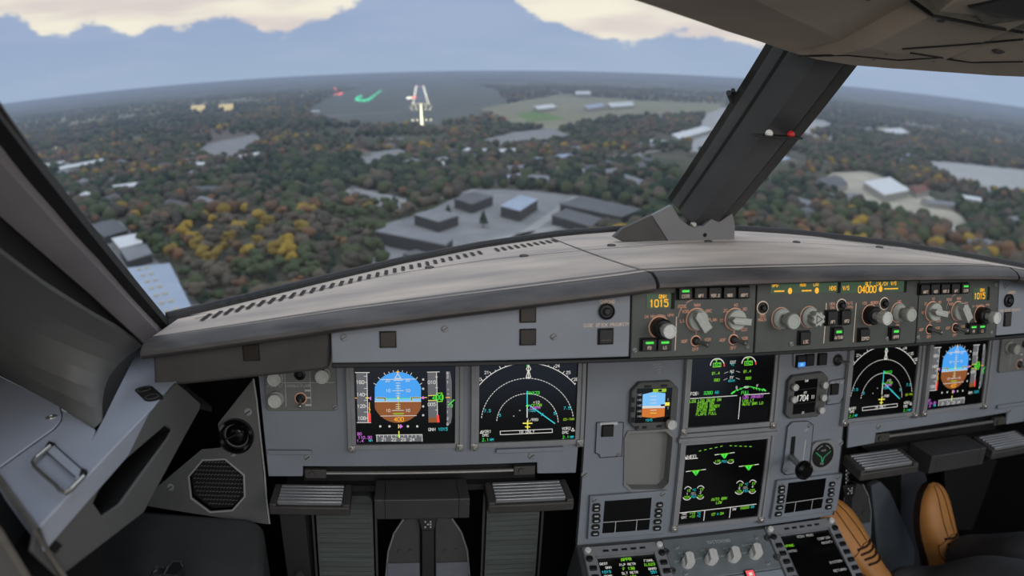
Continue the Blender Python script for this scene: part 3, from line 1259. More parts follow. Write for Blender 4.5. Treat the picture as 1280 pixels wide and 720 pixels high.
def draw_ewd(gx, L):
    p = Pen(gx, L, 'EWD', 840, 430, 6.)
    for cx, cy in ((340, 163), (576, 149)):
        p.arc(cx, cy, 52, 54, 8, 176, 'w', .0016)
        p.arc(cx, cy, 52, 54, -2, 14, 'r', .0022, seg=6)
        p.line([(cx - 6, cy - 62), (cx - 8, cy - 26)], 'G', .0016)
        p.line([(cx - 20, cy - 42), (cx + 6, cy - 46)], 'e', .0012)
        p.line([(cx - 30, cy - 18), (cx + 26, cy - 22), (cx + 26, cy + 6), (cx - 32, cy + 10), (cx - 30, cy - 18)], 'g', .0011)
        p.text('442', cx - 2, cy - 6, 'G', .0044)
        p.text('81.4', cx - 12, cy + 56, 'g', .0044)
        p.text('880', cx - 4, cy + 107, 'g', .0044)
    p.text('EGT', 458, 136, 'w', .0044)
    p.text('*C', 454, 156, 'c', .0036)
    p.text('N2', 450, 205, 'w', .0044)
    p.text('*', 450, 224, 'c', .0036)
    p.text('FF', 448, 252, 'w', .0044)
    p.text('KG/H', 446, 275, 'c', .0036)
    for q in ([(392, 220), (420, 208)], [(482, 204), (508, 212)], [(388, 270), (414, 258)], [(480, 255), (506, 264)]):
        p.line(q, 'W', .0011)
    p.line([(446, 372), (470, 356)], 'G', .0026)
    p.line([(456, 358), (545, 324), (570, 318)], 'G', .0011)
    p.line([(570, 318), (600, 322), (698, 346)], 'G', .0011)
    p.line([(684, 338), (700, 350)], 'G', .0026)
    p.arc(556, 323, 16, 6, 0, 360, 'w', .0009, seg=14)
    for x, y in ((490, 344), (516, 334), (610, 330), (632, 336), (654, 342), (676, 346)):
        p.line([(x - 4, y - 4), (x + 4, y + 6)], 'G', .0012)
    p.text('S', 484, 326, 'w', .0044)
    p.text('F', 640, 314, 'w', .0044)
    p.text('FULL', 550, 363, 'G', .0048)
    p.text('FOB:', 172, 372, 'w', .0050)
    p.text('3280', 270, 366, 'G', .0050)
    p.text('KG', 336, 362, 'c', .0042)
    p.line([(130, 410), (486, 386)], 'w', .0011)
    p.line([(542, 382), (730, 369)], 'w', .0011)
    p.line([(512, 398), (497, 562)], 'w', .0012)
    for s_, x, y in (('LDG LDG GEAR DN', 134, 430), ('SIGNS ON', 190, 449), ('CABIN READY', 188, 474), ('SPLRS ARM', 184, 500), ('FLAPS FULL', 180, 527)):
        p.text(s_, x, y, 'g', .0046, 'l')
    p.text('LDG INHIBIT', 532, 400, 'm', .0044, 'l')
    p.text('LDG LT', 530, 427, 'g', .0044, 'l')
    p.text('AUTO BRK LO', 528, 452, 'g', .0044, 'l')


def draw_sd(gx, L):
    p = Pen(gx, L, 'SD', 830, 540, 5.5375)
    p.text('WHEEL', 190, 172, 'w', .0058)
    p.line([(148, 188), (232, 182)], 'w', .0010)
    for i in range(5):
        x, y = 242 + i * 37, 132 - i * 8
        p.line([(x, y), (x + 14, y - 3)], 'g', .0010)
        x, y = 455 + i * 34, 95 + i * 1.3
        p.line([(x, y), (x + 14, y)], 'g', .0010)
    for x, y in ((420, 150), (222, 266), (588, 231)):
        p.poly([(x - 30, y + 2), (x + 26, y - 3), (x - 2, y + 38)], 'G')
        p.line([(x - 2, y), (x - 2, y + 38)], 'k', .0008)
        p.line([(x - 68, y + 8), (x - 40, y + 4)], 'w', .0013)
        p.line([(x + 38, y - 4), (x + 66, y - 8)], 'w', .0013)
        p.line([(x - 40, y + 4), (x + 38, y - 4)], 'g', .0010)
    p.text('175', 370, 203, 'g', .0042)
    p.text('PSI', 417, 203, 'c', .0040)
    p.text('175', 462, 199, 'g', .0042)
    p.arc(368, 205, 24, 16, 190, 350, 'w', .0010, seg=10)
    p.arc(460, 201, 22, 16, 190, 350, 'w', .0010, seg=10)
    for x, y, a, c in ((210, 424, '1', '2'), (570, 384, '3', '4')):
        p.arc(x - 44, y - 22, 24, 24, 20, 160, 'w', .0012, seg=10)
        p.arc(x + 44, y - 28, 24, 24, 20, 160, 'w', .0012, seg=10)
        p.arc(x - 52, y + 26, 26, 20, 190, 350, 'w', .0012, seg=10)
        p.arc(x + 40, y + 20, 24, 20, 190, 350, 'w', .0012, seg=10)
        p.text('15', x - 40, y - 18, 'g', .0042)
        p.text('*C', x, y - 24, 'c', .0038)
        p.text('15', x + 48, y - 28, 'g', .0042)
        p.text(a, x - 50, y + 5, 'w', .0042)
        p.text('REL', x - 4, y + 1, 'W', .0042)
        p.text(c, x + 42, y - 6, 'w', .0042)
        p.text('225', x - 52, y + 28, 'g', .0042)
        p.text('PSI', x - 6, y + 23, 'c', .0040)
        p.text('225', x + 40, y + 20, 'g', .0042)
    p.text('AUTO BRK', 382, 462, 'g', .0046)
    p.text('LOW', 380, 487, 'g', .0046)
    p.line([(104, 560), (638, 498)], 'w', .0012)
    p.line([(282, 542), (274, 612)], 'w', .0012)
    p.line([(460, 523), (452, 592)], 'w', .0012)
    p.text('TAT', 140, 566, 'w', .0042)
    p.text('+10', 196, 562, 'g', .0042)
    p.text('*C', 242, 560, 'c', .0040)
    p.text('SAT', 138, 590, 'w', .0042)
    p.text('+10', 194, 584, 'g', .0042)
    p.text('*C', 240, 581, 'c', .0040)
    p.text('07', 342, 569, 'g', .0046)
    p.text('H', 372, 566, 'c', .0036)
    p.text('34', 400, 563, 'g', .0046)
    p.text('GW', 486, 533, 'w', .0042)
    p.text('58200', 558, 523, 'g', .0042)
    p.text('KG', 612, 517, 'c', .0040)


display_unit('PFD_L', 'display unit with a blue and brown attitude ball, beside the loudspeaker and lighting knobs', draw_pfd)
display_unit('ND_L', 'navigation display unit with white range arcs beside the switch plate and empty bay', draw_nd)
display_unit('EWD', 'upper centre display unit with engine dials and green checklist text', draw_ewd)
display_unit('SD', 'lower centre display unit headed WHEEL with green gear triangles', draw_sd)
display_unit('ND_R', 'navigation display unit with white range arcs beside the clock', draw_nd)
display_unit('PFD_R', 'display unit with a blue and brown attitude ball, furthest from the loudspeaker panel', draw_pfd)


# ------------------------------------------------------------------ small controls
def push_button(fr, u, v, w, h, parent, legend='', lit=None, lc=None, name='push_button', n=0., hh=.007, lh=None):
    b = MB()
    b.boxc(fr, u, v, w + .003, h + .003, n, n + .002, 1)
    b.boxc(fr, u, v, w, h, n + .002, n + hh, 0)
    k = n + hh + .0003
    if lit:
        b.boxc(fr, u, v + h * .22, w * .58, h * .2, n + hh, k, 2)
    if legend:
        b.text(fr, legend, u, v - h * .24, lh or h * .24, k, 3, None, 'c', .5)
    return b.build(name, [BLACK, BLACKM, E['G'] if lit in (None, 'g') else E[lit], lc or LEGEND], parent, bevel=.0006)


def round_knob(fr, u, v, parent, r0, L, r1, name='knob', m=KNOB, base=None, cap=None, flute=18, ring=None):
    k = MB()
    if base:
        k.lathe(fr, u, v, [(r0, 0), (r0, .004), (r0 * .94, .006), (r1 * .62, .0066)], 28, 1)
    k.lathe(fr, u, v, [(r1 * .62, 0), (r1 * .62, L * .45)], 20, 0)
    k.lathe(fr, u, v, [(r1 * .62, L * .45), (r1, L * .5), (r1, L * .93), (r1 * .92, L)], 54, 0, flute, .09)
    k.lathe(fr, u, v, [(r1 * .92, L), (r1 * .74, L), (r1 * .70, L - .001), (0, L - .001)], 54, 0)
    if ring:
        k.lathe(fr, u, v, [(r0 * 1.12, .0004), (r0 * 1.0, .0006)], 32, 2)
    return k.build(name, [m, base or m, ring or m], parent)


def pointer_knob(fr, u, v, parent, r, L, rot, name='selector_knob', m=KNOB, bar=.46, ring=True):
    k = MB()
    k.lathe(fr, u, v, [(r, 0), (r, L * .35), (r * .92, L * .45), (0, L * .45)], 32, 0)
    if ring:
        k.lathe(fr, u, v, [(r * 1.1, .0004), (r * 1.0, .0006)], 32, 1)
    f = fr.at(u, v, 0, rot)
    k.prism(f, [(-r * bar, -r * 1.0), (r * bar, -r * 1.0), (r * bar, r * .75), (0, r * 1.05), (-r * bar, r * .75)], L * .40, L, 0)
    k.box(f, -.0006, .0006, -r * .2, r * .98, L, L + .0003, 2)
    return k.build(name, [m, LEGEND_P, E['w'] if False else LEGEND_W], parent, bevel=.0012)


def toggle(fr, u, v, parent, r, dirv, L, name='toggle_switch', m=None, ring=LEGEND_P, tip=.0034):
    k = MB()
    k.lathe(fr, u, v, [(r * 1.25, .0003), (r, .0005)], 24, 1)
    k.lathe(fr, u, v, [(r, 0), (r * .95, .003), (r * .6, .0045), (0, .0045)], 20, 0)
    a = fr.p(u, v, .003)
    e = fr.p(u + dirv[0] * L, v + dirv[1] * L, L)
    k.tube([a, a + (e - a) * .45, a + (e - a) * .9, e], .002, 10, 2, radii=[.0016, .0022, tip, tip * .8])
    return k.build(name, [BLACK, ring, m or METAL], parent)


def legends(name, parent, items, m, fr):
    """items: (text, u, v, height)"""
    for it in items:
        b = MB()
        b.text(fr, it[0], it[1], it[2], it[3], .0006 if len(it) < 5 else it[4], 0, it[3] * .17)
        b.build(name, m, parent, smooth=0)


# ---- captain's and officer's lighting panels at the ends of the main panel
def lighting_panel(px, lab, mirrored):
    c = [P.uv(*q) for q in px]
    u0, u1 = min(q[0] for q in c), max(q[0] for q in c)
    v0, v1 = min(q[1] for q in c), .175
    t = thing('lighting_panel', lab, 'control panel', P.p(u0, v0))
    b = MB()
    b.prism(P, chamf(u0, u1, v0, v1, .004), -.004, .003)
    b.build('face_plate', mat('grey_control_plate', rgb(112, 114, 112), .5, noise=.1, nscale=30.), t, bevel=.0012)
    b = MB()
    w = u1 - u0
    xs = [u0 + w * k for k in (.29, .64)]
    vm = v0 + .047
    for x in xs:
        b.line(P, [(x, v0 + .008), (x, v1)], .0008, .0034)
    b.line(P, [(u0 + .004, vm), (u1 - .004, vm)], .0008, .0034)
    for k, s_ in ((.15, 'FLOOD LT'), (.47, 'CONSOLE/FLOOR')):
        b.text(P, s_, u0 + w * k, vm - .005, .0036, .0034, 0, .0005)
    for i in range(3):
        b.boxc(P, u0 + w * .60, v0 + .010 + i * .012, .010, .003, .003, .0034)
    b.build('panel_legend', LEGEND_W, t, smooth=0)
    return t, u0, u1, v0, vm, w


t, u0, u1, v0, vm, w = lighting_panel(((333, 513), (422, 511)), 'grey lighting control panel with pale knobs above the loudspeaker', False)
for x, y, kind in ((346, 498, 'k'), (376, 498, 't'), (345, 471, 'k'), (375, 468, 'j'), (404, 468, 'k')):
    u, v = P.uv(x, y, .003)
    f = P.at(u, v, .003)
    if kind == 'k':
        round_knob(f, 0, 0, t, .0125, .020, .0115, 'dimmer_knob', KNOB_LT, base=KNOB)
    elif kind == 't':
        toggle(f, 0, 0, t, .008, (.0, -.8), .014, m=METAL)
    else:
        b = MB()
        b.lathe(f, 0, 0, [(.009, 0), (.009, .003), (.006, .004), (.004, .001), (0, .001)], 20)
        b.build('jack_socket', BLACK, t)
screw(P, *P.uv(419, 508), t, .004, .003)

t, u0, u1, v0, vm, w = lighting_panel(((1247, 466), (1290, 458)), 'grey lighting control panel with one knob, cut by the picture edge', True)
for x, y, kind in ((1260, 434, 'k'), (1274, 455, 't'), (1281, 430, 'j')):
    u, v = P.uv(x, y, .003)
    f = P.at(u, v, .003)
    if kind == 'k':
        round_knob(f, 0, 0, t, .0125, .026, .0105, 'dimmer_knob', KNOB, base=KNOB)
    elif kind == 't':
        toggle(f, 0, 0, t, .008, (.2, -.4), .016, m=METAL)
    else:
        b = MB()
        b.lathe(f, 0, 0, [(.009, 0), (.009, .003), (.006, .004), (.004, .001), (0, .001)], 20)
        b.build('jack_socket', BLACK, t)

# ---- standby instrument
st = [P.uv(x, y, .006) for x, y in ((797, 478), (836, 476), (848, 483), (843, 530), (836, 536), (797, 538), (788, 530), (789, 487))]
t = thing('standby_instrument', 'small square standby instrument with a bright blue and orange attitude screen', 'instrument', P.p(*st[0]))
b = MB()
su, sv = [q[0] for q in st], [q[1] for q in st]
b.prism(P, chamf(min(su), max(su), min(sv), max(sv), .014), -.003, .008)
b.build('case', mat('instrument_case', rgb(84, 86, 84), .5, noise=.1, nscale=40.), t, bevel=.002)


def px_poly(fr, pts, n):
    return [fr.p(*fr.uv(x, y, n), n) for x, y in pts]


sc = lambda x, y: (730 + x / 4., 440 + y / 4.)
b = MB()
b.poly(px_poly(P, [sc(*q) for q in ((266, 183), (442, 177), (430, 348), (254, 356))], .0084))
b.build('screen', SCREEN, t, smooth=0)
b = MB()


def pp(pts, c, n):
    b.poly(px_poly(P, [sc(*q) for q in pts], n), IX[c])


def pt(s_, x, y, c, h, n=.0092):
    b.text(P, s_, *P.uv(*sc(x, y), n), h, n, IX[c], h * .16)


pp([(294, 212), (345, 200), (407, 206), (404, 280), (291, 283)], 'B', .0087)
pp([(294, 270), (405, 268), (404, 278), (291, 282)], 'w', .0088)
pp([(291, 282), (404, 279), (402, 322), (345, 330), (289, 324)], 'N', .0087)
pp([(345, 185), (412, 183), (410, 200), (344, 202)], 'e', .0087)
pp([(372, 187), (390, 186), (389, 198), (371, 199)], 'k', .0089)
pp([(405, 252), (428, 251), (427, 268), (404, 269)], 'Y', .0088)
pp([(384, 262), (404, 261), (404, 270), (384, 271)], 'k', .0089)
for y in (214, 240, 268, 296, 322):
    pt('140'[:3], 276, y, 'W', .0032)
for y in (238, 280):
    pt('5', 420, y, 'W', .0032)
pt('1015', 324, 341, 'c', .0036)
for y, c in ((222, 'w'), (240, 'w'), (256, 'w'), (292, 'w'), (306, 'Y')):
    b.line(P, [P.uv(*sc(332, y), .009), P.uv(*sc(362, y - 1), .009)], .0009, .009, IX[c])
b.build('symbology', [E[k] for k in EK], t, smooth=0)
f = P.at(*P.uv(836, 528, .008), .008)
round_knob(f, 0, 0, t, .0085, .016, .0085, 'baro_knob', KNOB_LT)
for x, y, w_, h_ in [(319, 172, .012, .004), (400, 168, .012, .004), (265, 377, .006, .004), (302, 376, .008, .004), (375, 371, .009, .004)] + [(244, y, .006, .009) for y in (240, 288, 340)]:
    b = MB()
    b.boxc(P, *P.uv(*sc(x, y), .008), w_, h_, .008, .0088)
    b.build('side_key', BLACK, t)
legends('maker_placard', main, [(s_, *P.uv(822 + i * 1.1, 456 + i * 3.2), .0020) for i, s_ in enumerate(('STBY INST', 'DATA CARD', 'CHECK', 'CAL'))], LEGEND_W, P.at(0, 0, -.0028))

# ---- GPWS / terrain plate with one dark button, left and right
def plate(px, ch, label, m=PANEL, n=.0005):
    c = [P.uv(*q) for q in px]
    t = thing('switch_plate', label, 'switch plate', P.p(*c[0]))
    b = MB()
    b.prism(P, c, -.003, n)
    b.build('face_plate', m, t, bevel=.001)
    b = MB()
    b.line(P, c, .0012, n + .0002, 0, True)
    b.build('plate_outline', SEAM, t, smooth=0)
    return t


t = plate([(746, 528), (779, 528), (779, 533), (777, 570), (750, 572), (749, 568), (744, 566)], .004, 'grey switch plate with one dark button left of the empty bay')
push_button(P, *P.uv(760, 539, .004), .018, .018, t, hh=.005)
b = MB()
b.boxc(P, *P.uv(761, 529.5), .030, .005, .0005, .0012)
b.build('plate_placard', LEGEND_W, t)
screw(P, *P.uv(773, 568), t, .0032)
t = plate([(1038, 476), (1056, 473), (1054, 496), (1049, 504), (1033, 506)], .004, 'grey switch plate with one dark button between the clock and the right navigation screen')
push_button(P, *P.uv(1044, 487, .004), .016, .018, t, hh=.005)
legends('plate_legend', t, [('TERR ON ND', *P.uv(1045, 478.5), .0036, .0012)], LEGEND_W, P)
screw(P, *P.uv(1036, 500), t, .0032)

# ---- clock
t = thing('clock', 'octagonal cockpit clock with white digits between the upper centre display and the right navigation screen', 'clock', P.p(*P.uv(1007, 493)))
c = [P.uv(x, y, .008) for x, y in ((992, 470), (1029, 465), (1036, 472), (1030, 514), (1022, 521), (988, 524), (982, 518), (986, 477))]
b = MB()
b.prism(P, c, -.003, .008)
b.build('case', mat('instrument_case', (0, 0, 0, 1)), t, bevel=.002)
s4 = lambda x, y: (960 + x / 4.236, 430 + y / 4.236)
c = px_poly(P, [s4(*q) for q in ((145, 196), (265, 182), (247, 360), (130, 374))], .0084)
b = MB()
b.poly(c)
b.build('face', SCREEN, t, smooth=0)
b = MB()
for s_, x, y, h in (('1704', 183, 286, .0098), ('11', 238, 280, .0060), ('UTC', 198, 257, .0034), ('CHR', 205, 195, .0034), ('ET', 186, 364, .0034)):
    b.text(P, s_, *P.uv(*s4(x, y), .0087), h, .0087, 0, h * .15, 'c', .48)
b.line(P, [P.uv(*s4(148, 245), .0087), P.uv(*s4(255, 232), .0087)], .0006, .0087, 1)
b.line(P, [P.uv(*s4(142, 318), .0087), P.uv(*s4(250, 305), .0087)], .0006, .0087, 1)
b.build('digits', [E['w'], TRIM_DK], t, smooth=0)
for x, y in ((132, 224), (126, 288), (289, 212), (271, 344), (282, 278)):
    f = P.at(*P.uv(*s4(x, y), .008), .008)
    round_knob(f, 0, 0, t, .007, .011, .0062, 'clock_button', KNOB_LT, flute=12)

# ---- landing gear lever
t = thing('gear_lever', 'landing gear lever with a round black wheel-shaped handle, lowered, in its chamfered grey panel', 'gear lever', P.p(*P.uv(995, 580)))
c = [P.uv(x, y) for x, y in ((990, 527), (1009, 526), (1016, 531), (1010, 589), (982, 593), (977, 589), (984, 533))]
b = MB()
b.prism(P, c, -.003, .002)
b.build('face_plate', PANEL, t, bevel=.001)
b = MB()
b.line(P, c, .0012, .0022, 0, True)
b.poly(px_poly(P, [s4(*q) for q in ((124, 492), (147, 488), (136, 606), (112, 612))], .0024))
b.build('lever_slot', BLACKM, t, smooth=0)
a = P.p(*P.uv(*s4(122, 596)), 0)
e = atY(*s4(186, 664), .800)
b = MB()
b.tube([a, a + (e - a) * .5, e], .006, 14, radii=[.0065, .0055, .0062])
b.build('lever_arm', METAL, t)
d_ = (e - a) / np.linalg.norm(e - a)
fx = np.cross(d_, (0, 0, 1.))
fr = Fr(e + d_ * .006, (1, 0, 0), np.cross((0, -.9, .1), (1, 0, 0)))
b = MB()
fw = Fr(e + np.array((0, -.004, 0)), (0, 1, 0), (0, 0, 1), (1, 0, 0))
fw = Fr(e + np.array((.0, -.002, 0)), (1, 0, 0), (0, .25, 1))
b.lathe(fw, 0, 0, [(0, -.009), (.010, -.009), (.0145, -.005), (.016, 0), (.0145, .006), (.010, .010), (0, .010)], 28)
b.build('lever_handle', mat('gloss_black', rgb(10, 10, 10), .22), t)
legends('lever_legend', t, [('UP', *P.uv(1007, 537), .0044, .0026), ('DOWN', *P.uv(1001, 578), .0034, .0026)], LEGEND_W, P)
b = MB()
b.line(P, [P.uv(*s4(195, 505)), P.uv(*s4(178, 640))], .0016, .0026)
b.build('lever_scale', LEGEND_W, t)
for x, y in ((215, 430), (90, 665)):
    screw(P, *P.uv(*s4(x, y)), t, .0035, .002)

# ---- brake pressure gauge
t = thing('brake_pressure_gauge', 'round black brake pressure gauge with green needle arcs beside the gear lever', 'gauge', P.p(*P.uv(1029, 570)))
c = [P.uv(x, y, .006) for x, y in ((1021, 553), (1040, 550), (1046, 555), (1041, 583), (1034, 588), (1019, 590), (1013, 586), (1016, 558))]
b = MB()
b.prism(P, c, -.003, .006)
b.build('case', PANEL_LT, t, bevel=.0015)
gu, gv = P.uv(*s4(291, 588), .0063)
b = MB()
b.lathe(P, gu, gv, [(.0235, .006), (.0235, .0068), (.0215, .0068), (.0215, .0063), (0, .0063)], 32)
b.build('dial', BLACK, t)
b = MB()
b.line(P, [(gu - .016, gv + .006), (gu - .003, gv - .004), (gu, gv - .014)], .0018, .0068, IX['G'])
b.line(P, [(gu + .016, gv + .006), (gu + .003, gv - .004), (gu, gv - .014)], .0018, .0068, IX['G'])
b.line(P, [(gu - .003, gv - .004), (gu, gv - .016), (gu + .003, gv - .004)], .0026, .0069, IX['G'])
b.arc(P, gu, gv + .002, .0165, 35, 75, .0016, .0068, IX['w'])
b.arc(P, gu, gv + .002, .0165, 105, 145, .0016, .0068, IX['w'])
b.text(P, 'PSI', gu, gv - .0165, .0034, .0068, IX['w'])
b.text(P, 'ACCU', gu, gv + .009, .0030, .0068, IX['w'])
b.build('dial_marks', [mat('dial_green', rgb(60, 160, 110), .5) if k == 'G' else (LEGEND_W if k == 'w' else E[k]) for k in EK], t, smooth=0)

# ---- auto brake panel at the top right of the centre sheet
t = thing('auto_brake_panel', 'small grey panel with three dark buttons above the clock', 'control panel', P.p(*P.uv(1020, 455)))
c = [P.uv(x, y, .001) for x, y in ((992, 436), (1062, 430), (1059, 455), (1000, 462), (992, 458))]
b = MB()
b.prism(P, c, -.003, .001)
b.build('face_plate', PANEL, t, bevel=.001)
for x, y, l in ((1002, 452, 'q'), (1013, 450.5, None), (1029, 449.5, None)):
    u, v = P.uv(x, y, .006)
    push_button(P, u, v, .017, .019, t, n=.001, hh=.006)
    if l:
        b = MB()
        b.boxc(P, u, v - .005, .015, .008, .007, .0074)
        b.boxc(P, u, v - .005, .006, .0045, .0074, .0076, 1)
        b.build('button_light', [E['q'], E['B']], t)
legends('panel_legend', t, [('AUTO/BRK', *P.uv(1014, 440), .0036, .0014), ('A/SKID', *P.uv(1045, 438), .0036, .0014)], LEGEND_W, P)
f = P.at(*P.uv(1047, 450, .001), .001)
toggle(f, 0, 0, t, .009, (.5, -.1), .022, m=METAL, ring=TRIM_DK)

# ---- DCDU units
def dcdu(ox, oy, s_, scr, outl, keysL, keysR, label):
    q = lambda x, y: (ox + x / s_, oy + y / s_)
    t = thing('datalink_display', label, 'display', P.p(*P.uv(*q(*outl[0]))), 'datalink displays')
    c = [P.uv(*q(*a), .004) for a in outl]
    b = MB()
    b.prism(P, c, -.003, .006)
    b.build('case', PANEL, t, bevel=.0018)
    b = MB()
    b.poly(px_poly(P, [q(*a) for a in scr], .0063))
    b.build('screen', SCREEN, t, smooth=0)
    A, B_, C_, D_ = [np.array(P.uv(*q(*a), .0066)) for a in scr]
    b = MB()
    lerp = lambda a, c, k: tuple(a + (c - a) * k)
    b.line(P, [lerp(A, D_, .66), lerp(B_, C_, .66)], .0010, .0066)
    for k in (.27, .72):
        m_ = np.array(lerp(A, D_, .66)) * (1 - k) + np.array(lerp(B_, C_, .66)) * k
        e_ = D_ * (1 - k) + C_ * k
        b.line(P, [tuple(m_), tuple(e_)], .0010, .0066)
    b.build('screen_lines', E['W'], t, smooth=0)
    for x, y, w_, h_ in keysL + keysR:
        b = MB()
        u, v = P.uv(*q(x, y), .008)
        b.prism(P, chamf(u - w_ / 2, u + w_ / 2, v - h_ / 2, v + h_ / 2, .002), .006, .0095)
        b.boxc(P, u, v, w_ * .5, .0022, .0095, .0098, 1)
        b.build('key', [BLACK, LEGEND_W], t, bevel=.0006)
    for x, y in (outl[3], outl[2]):
        u, v = P.uv(*q(x, y), .006)
        screw(P, u + (.008 if (x, y) == outl[3] else -.008), v - .007, t, .0042, .006)
    return t


dcdu(720, 600, 6., ((215, 158), (568, 132), (548, 372), (196, 400)), ((84, 445), (655, 400), (685, 75), (104, 122)),
     [(154, 195, .013, .0085), (152, 221, .013, .0085), (153, 270, .014, .0085), (152, 306, .014, .0085), (148, 353, .014, .009), (144, 403, .014, .009)],
     [(628, 186, .012, .009), (620, 230, .013, .008), (617, 266, .013, .008), (612, 313, .014, .009), (608, 362, .014, .009)], 'datalink display with a blank dark screen below the empty bay')
dcdu(940, 580, 5.141, ((234, 122), (478, 90), (447, 282), (206, 318)), ((118, 355), (540, 300), (580, 60), (160, 108)),
     [(192, 152, .013, .0085), (190, 176, .013, .0085), (188, 212, .014, .0085), (184, 240, .014, .0085), (178, 280, .014, .009), (170, 322, .014, .009)],
     [(516, 130, .012, .009), (510, 168, .013, .008), (508, 196, .013, .008), (498, 236, .014, .009), (493, 276, .014, .009)], 'datalink display with a blank dark screen below the gear lever')

# heavy crossbar between the two centre displays with its round nuts
t = thing('centre_display_rail', 'grey double rail between the upper and lower centre display units', 'rail', P.p(.0136, -.01))
b = MB()
b.box(P, .0136 - HW - .016, .0136 + HW + .018, -.0165, -.0085, -.003, .008)
b.box(P, .0136 - HW - .013, .0136 + HW + .015, -.0085, -.0015, -.003, .005)
b.build('rail_bar', PANEL_LT, t, bevel=.0012)
# ================================================================== glareshield face: EFIS and autopilot panels
cE = lambda x, y: (780 + x / 6.547, 340 + y / 6.547)
cF = lambda x, y: (930 + x / 6.547, 340 + y / 6.547)
cR = lambda x, y: (1090 + x / 6.547, 340 + y / 6.547)
GB, GT = .002, .082       # bottom and top of the control faces


def g_uv(q, n=0.):
    return G.uv(q[0], q[1], n)


def face(name, label, cat, u0, u1, m, part='face_plate', th=.02):
    t = thing(name, label, cat, G.p((u0 + u1) / 2, 0, 0))
    b = MB()
    b.box(G, u0 + .0006, u1 - .0006, GB - .002, GT, -th, 0)
    b.build(part, m, t, bevel=.0012)
    return t


def lcd(t, u0, u1, v0, v1, items, col='a', name='readout'):
    b = MB()
    b.box(G, u0, u1, v0, v1, 0, .0008, 0)
    b.box(G, u1, u1 + .004, v0 - .001, v1 + .001, 0, .0016, 1)
    for it in items:
        if it[0] == 'dot':
            b.disc(G, it[1], it[2], it[3], .0012, 2, 14, 1.25)
        elif it[0] == 'line':
            b.line(G, it[1], it[2], .0012, 2)
        else:
            b.text(G, it[0], it[1], it[2], it[3], .0012, 2, it[4] if len(it) > 4 else it[3] * .17, 'c', .56)
    return b.build(name, [E['L'], BLACKM, E[col]], t, smooth=0)


def efis(conv, label, mirrored, u0, u1, sp):
    t = face('display_control_panel', label, 'control panel', u0, u1, PANEL_DK)
    B = lambda x, y, n=0.: g_uv(conv(x, y), n)
    x0, y0 = B(*sp['lcd'][0])
    x1, y1 = B(*sp['lcd'][1])
    lcd(t, x0, x1, y1, y0, [('QNH', *B(*sp['qnh']), .0040), ('1015', *B(*sp['val']), .0076, .0013)])
    for i, (s_, x, y) in enumerate(sp['btn']):
        push_button(G, *B(x, y, .007), .0155, .0125, t, s_, 'g' if s_ == 'CSTR' else None, hh=.007, lh=.0034)
    for s_, x, y in sp['fd']:
        push_button(G, *B(x, y, .007), .0165, .0125, t, s_, 'g', hh=.007, lh=.0034)
    # baro knob: dark ring with a pale knob in it
    u, v = B(*sp['baro'])
    b = MB()
    b.lathe(G, u, v, [(.0115, 0), (.0115, .012), (.0095, .014), (.006, .014)], 30, 0, 20, .05)
    b.lathe(G, u, v, [(.0130, .0003), (.0118, .0005)], 30, 1)
    k = b.build('baro_ring', [BLACK, LEGEND_P], t)
    round_knob(G.at(u, v, .012), 0, 0, k, .008, .020, .0082, 'baro_knob', KNOB_LT, flute=22)
    u, v = B(*sp['mode'])
    pointer_knob(G, u, v, t, .0122, .019, sp['mrot'], 'mode_knob')
    its = [(s_, u + du, v + dv, .0033) for s_, du, dv in (('LS', -.0180, -.001), ('VOR', -.0145, .0095), ('NAV', .0005, .0165), ('ARC', .0152, .0095), ('PLAN', .0205, -.001))]
    its.append(('ROSE', u - .0185, v + .0155, .0033))
    for a0_, a1_ in ((172, 145), (125, 92)):
        b = MB()
        b.arc(G, u, v, .0235, a0_, a1_, .0007, .0006, 0, 8)
        b.build('scale_arc', LEGEND_P, t, smooth=0)
    b = MB()
    u, v = B(*sp['rng'])
    pointer_knob(G, u, v, t, .0122, .019, sp['rrot'], 'range_knob', bar=.30)
    its += [(s_, u + du, v + dv, .0033) for s_, du, dv in (('10', -.0178, -.001), ('20', -.0132, .0105), ('40', .0005, .0165), ('80', .0128, .0115), ('320', .0125, -.0125))]
    for (x, y), n_ in zip(sp['tog'], ('1', '2') if not mirrored else ('2', '1')):
        u, v = B(x, y)
        toggle(G, u, v, t, .0052, (.55, -.15), .017, 'source_toggle', m=mat('dull_steel', rgb(120, 120, 116), .4, .6))
        its += [(n_, u, v + .0098, .0033), ('ADF', u - .0145, v, .0033), ('OFF', u, v - .0098, .0033), ('VOR', u + .015, v + .0008, .0033)]
    u, v = B(*sp['baro'])
    its += [('IN HG', u - .0125, v + .0125, .0030), ('HPA', u + .0135, v + .0135, .0030)]
    b.arc(G, u, v, .0140, 60, 115, .0007, .0006, 0, 8)
    b.build('scale_arc', LEGEND_P, t, smooth=0)
    legends('panel_legend', t, its, LEGEND_P, G)
    b = MB()
    b.line(G, [B(*sp['ln'][0]), B(*sp['ln'][1])], .0010, .0006)
    b.build('divider_line', LEGEND, t, smooth=0)
    for q in sp['scr']:
        screw(G, *B(*q), t, .0028)
    return t


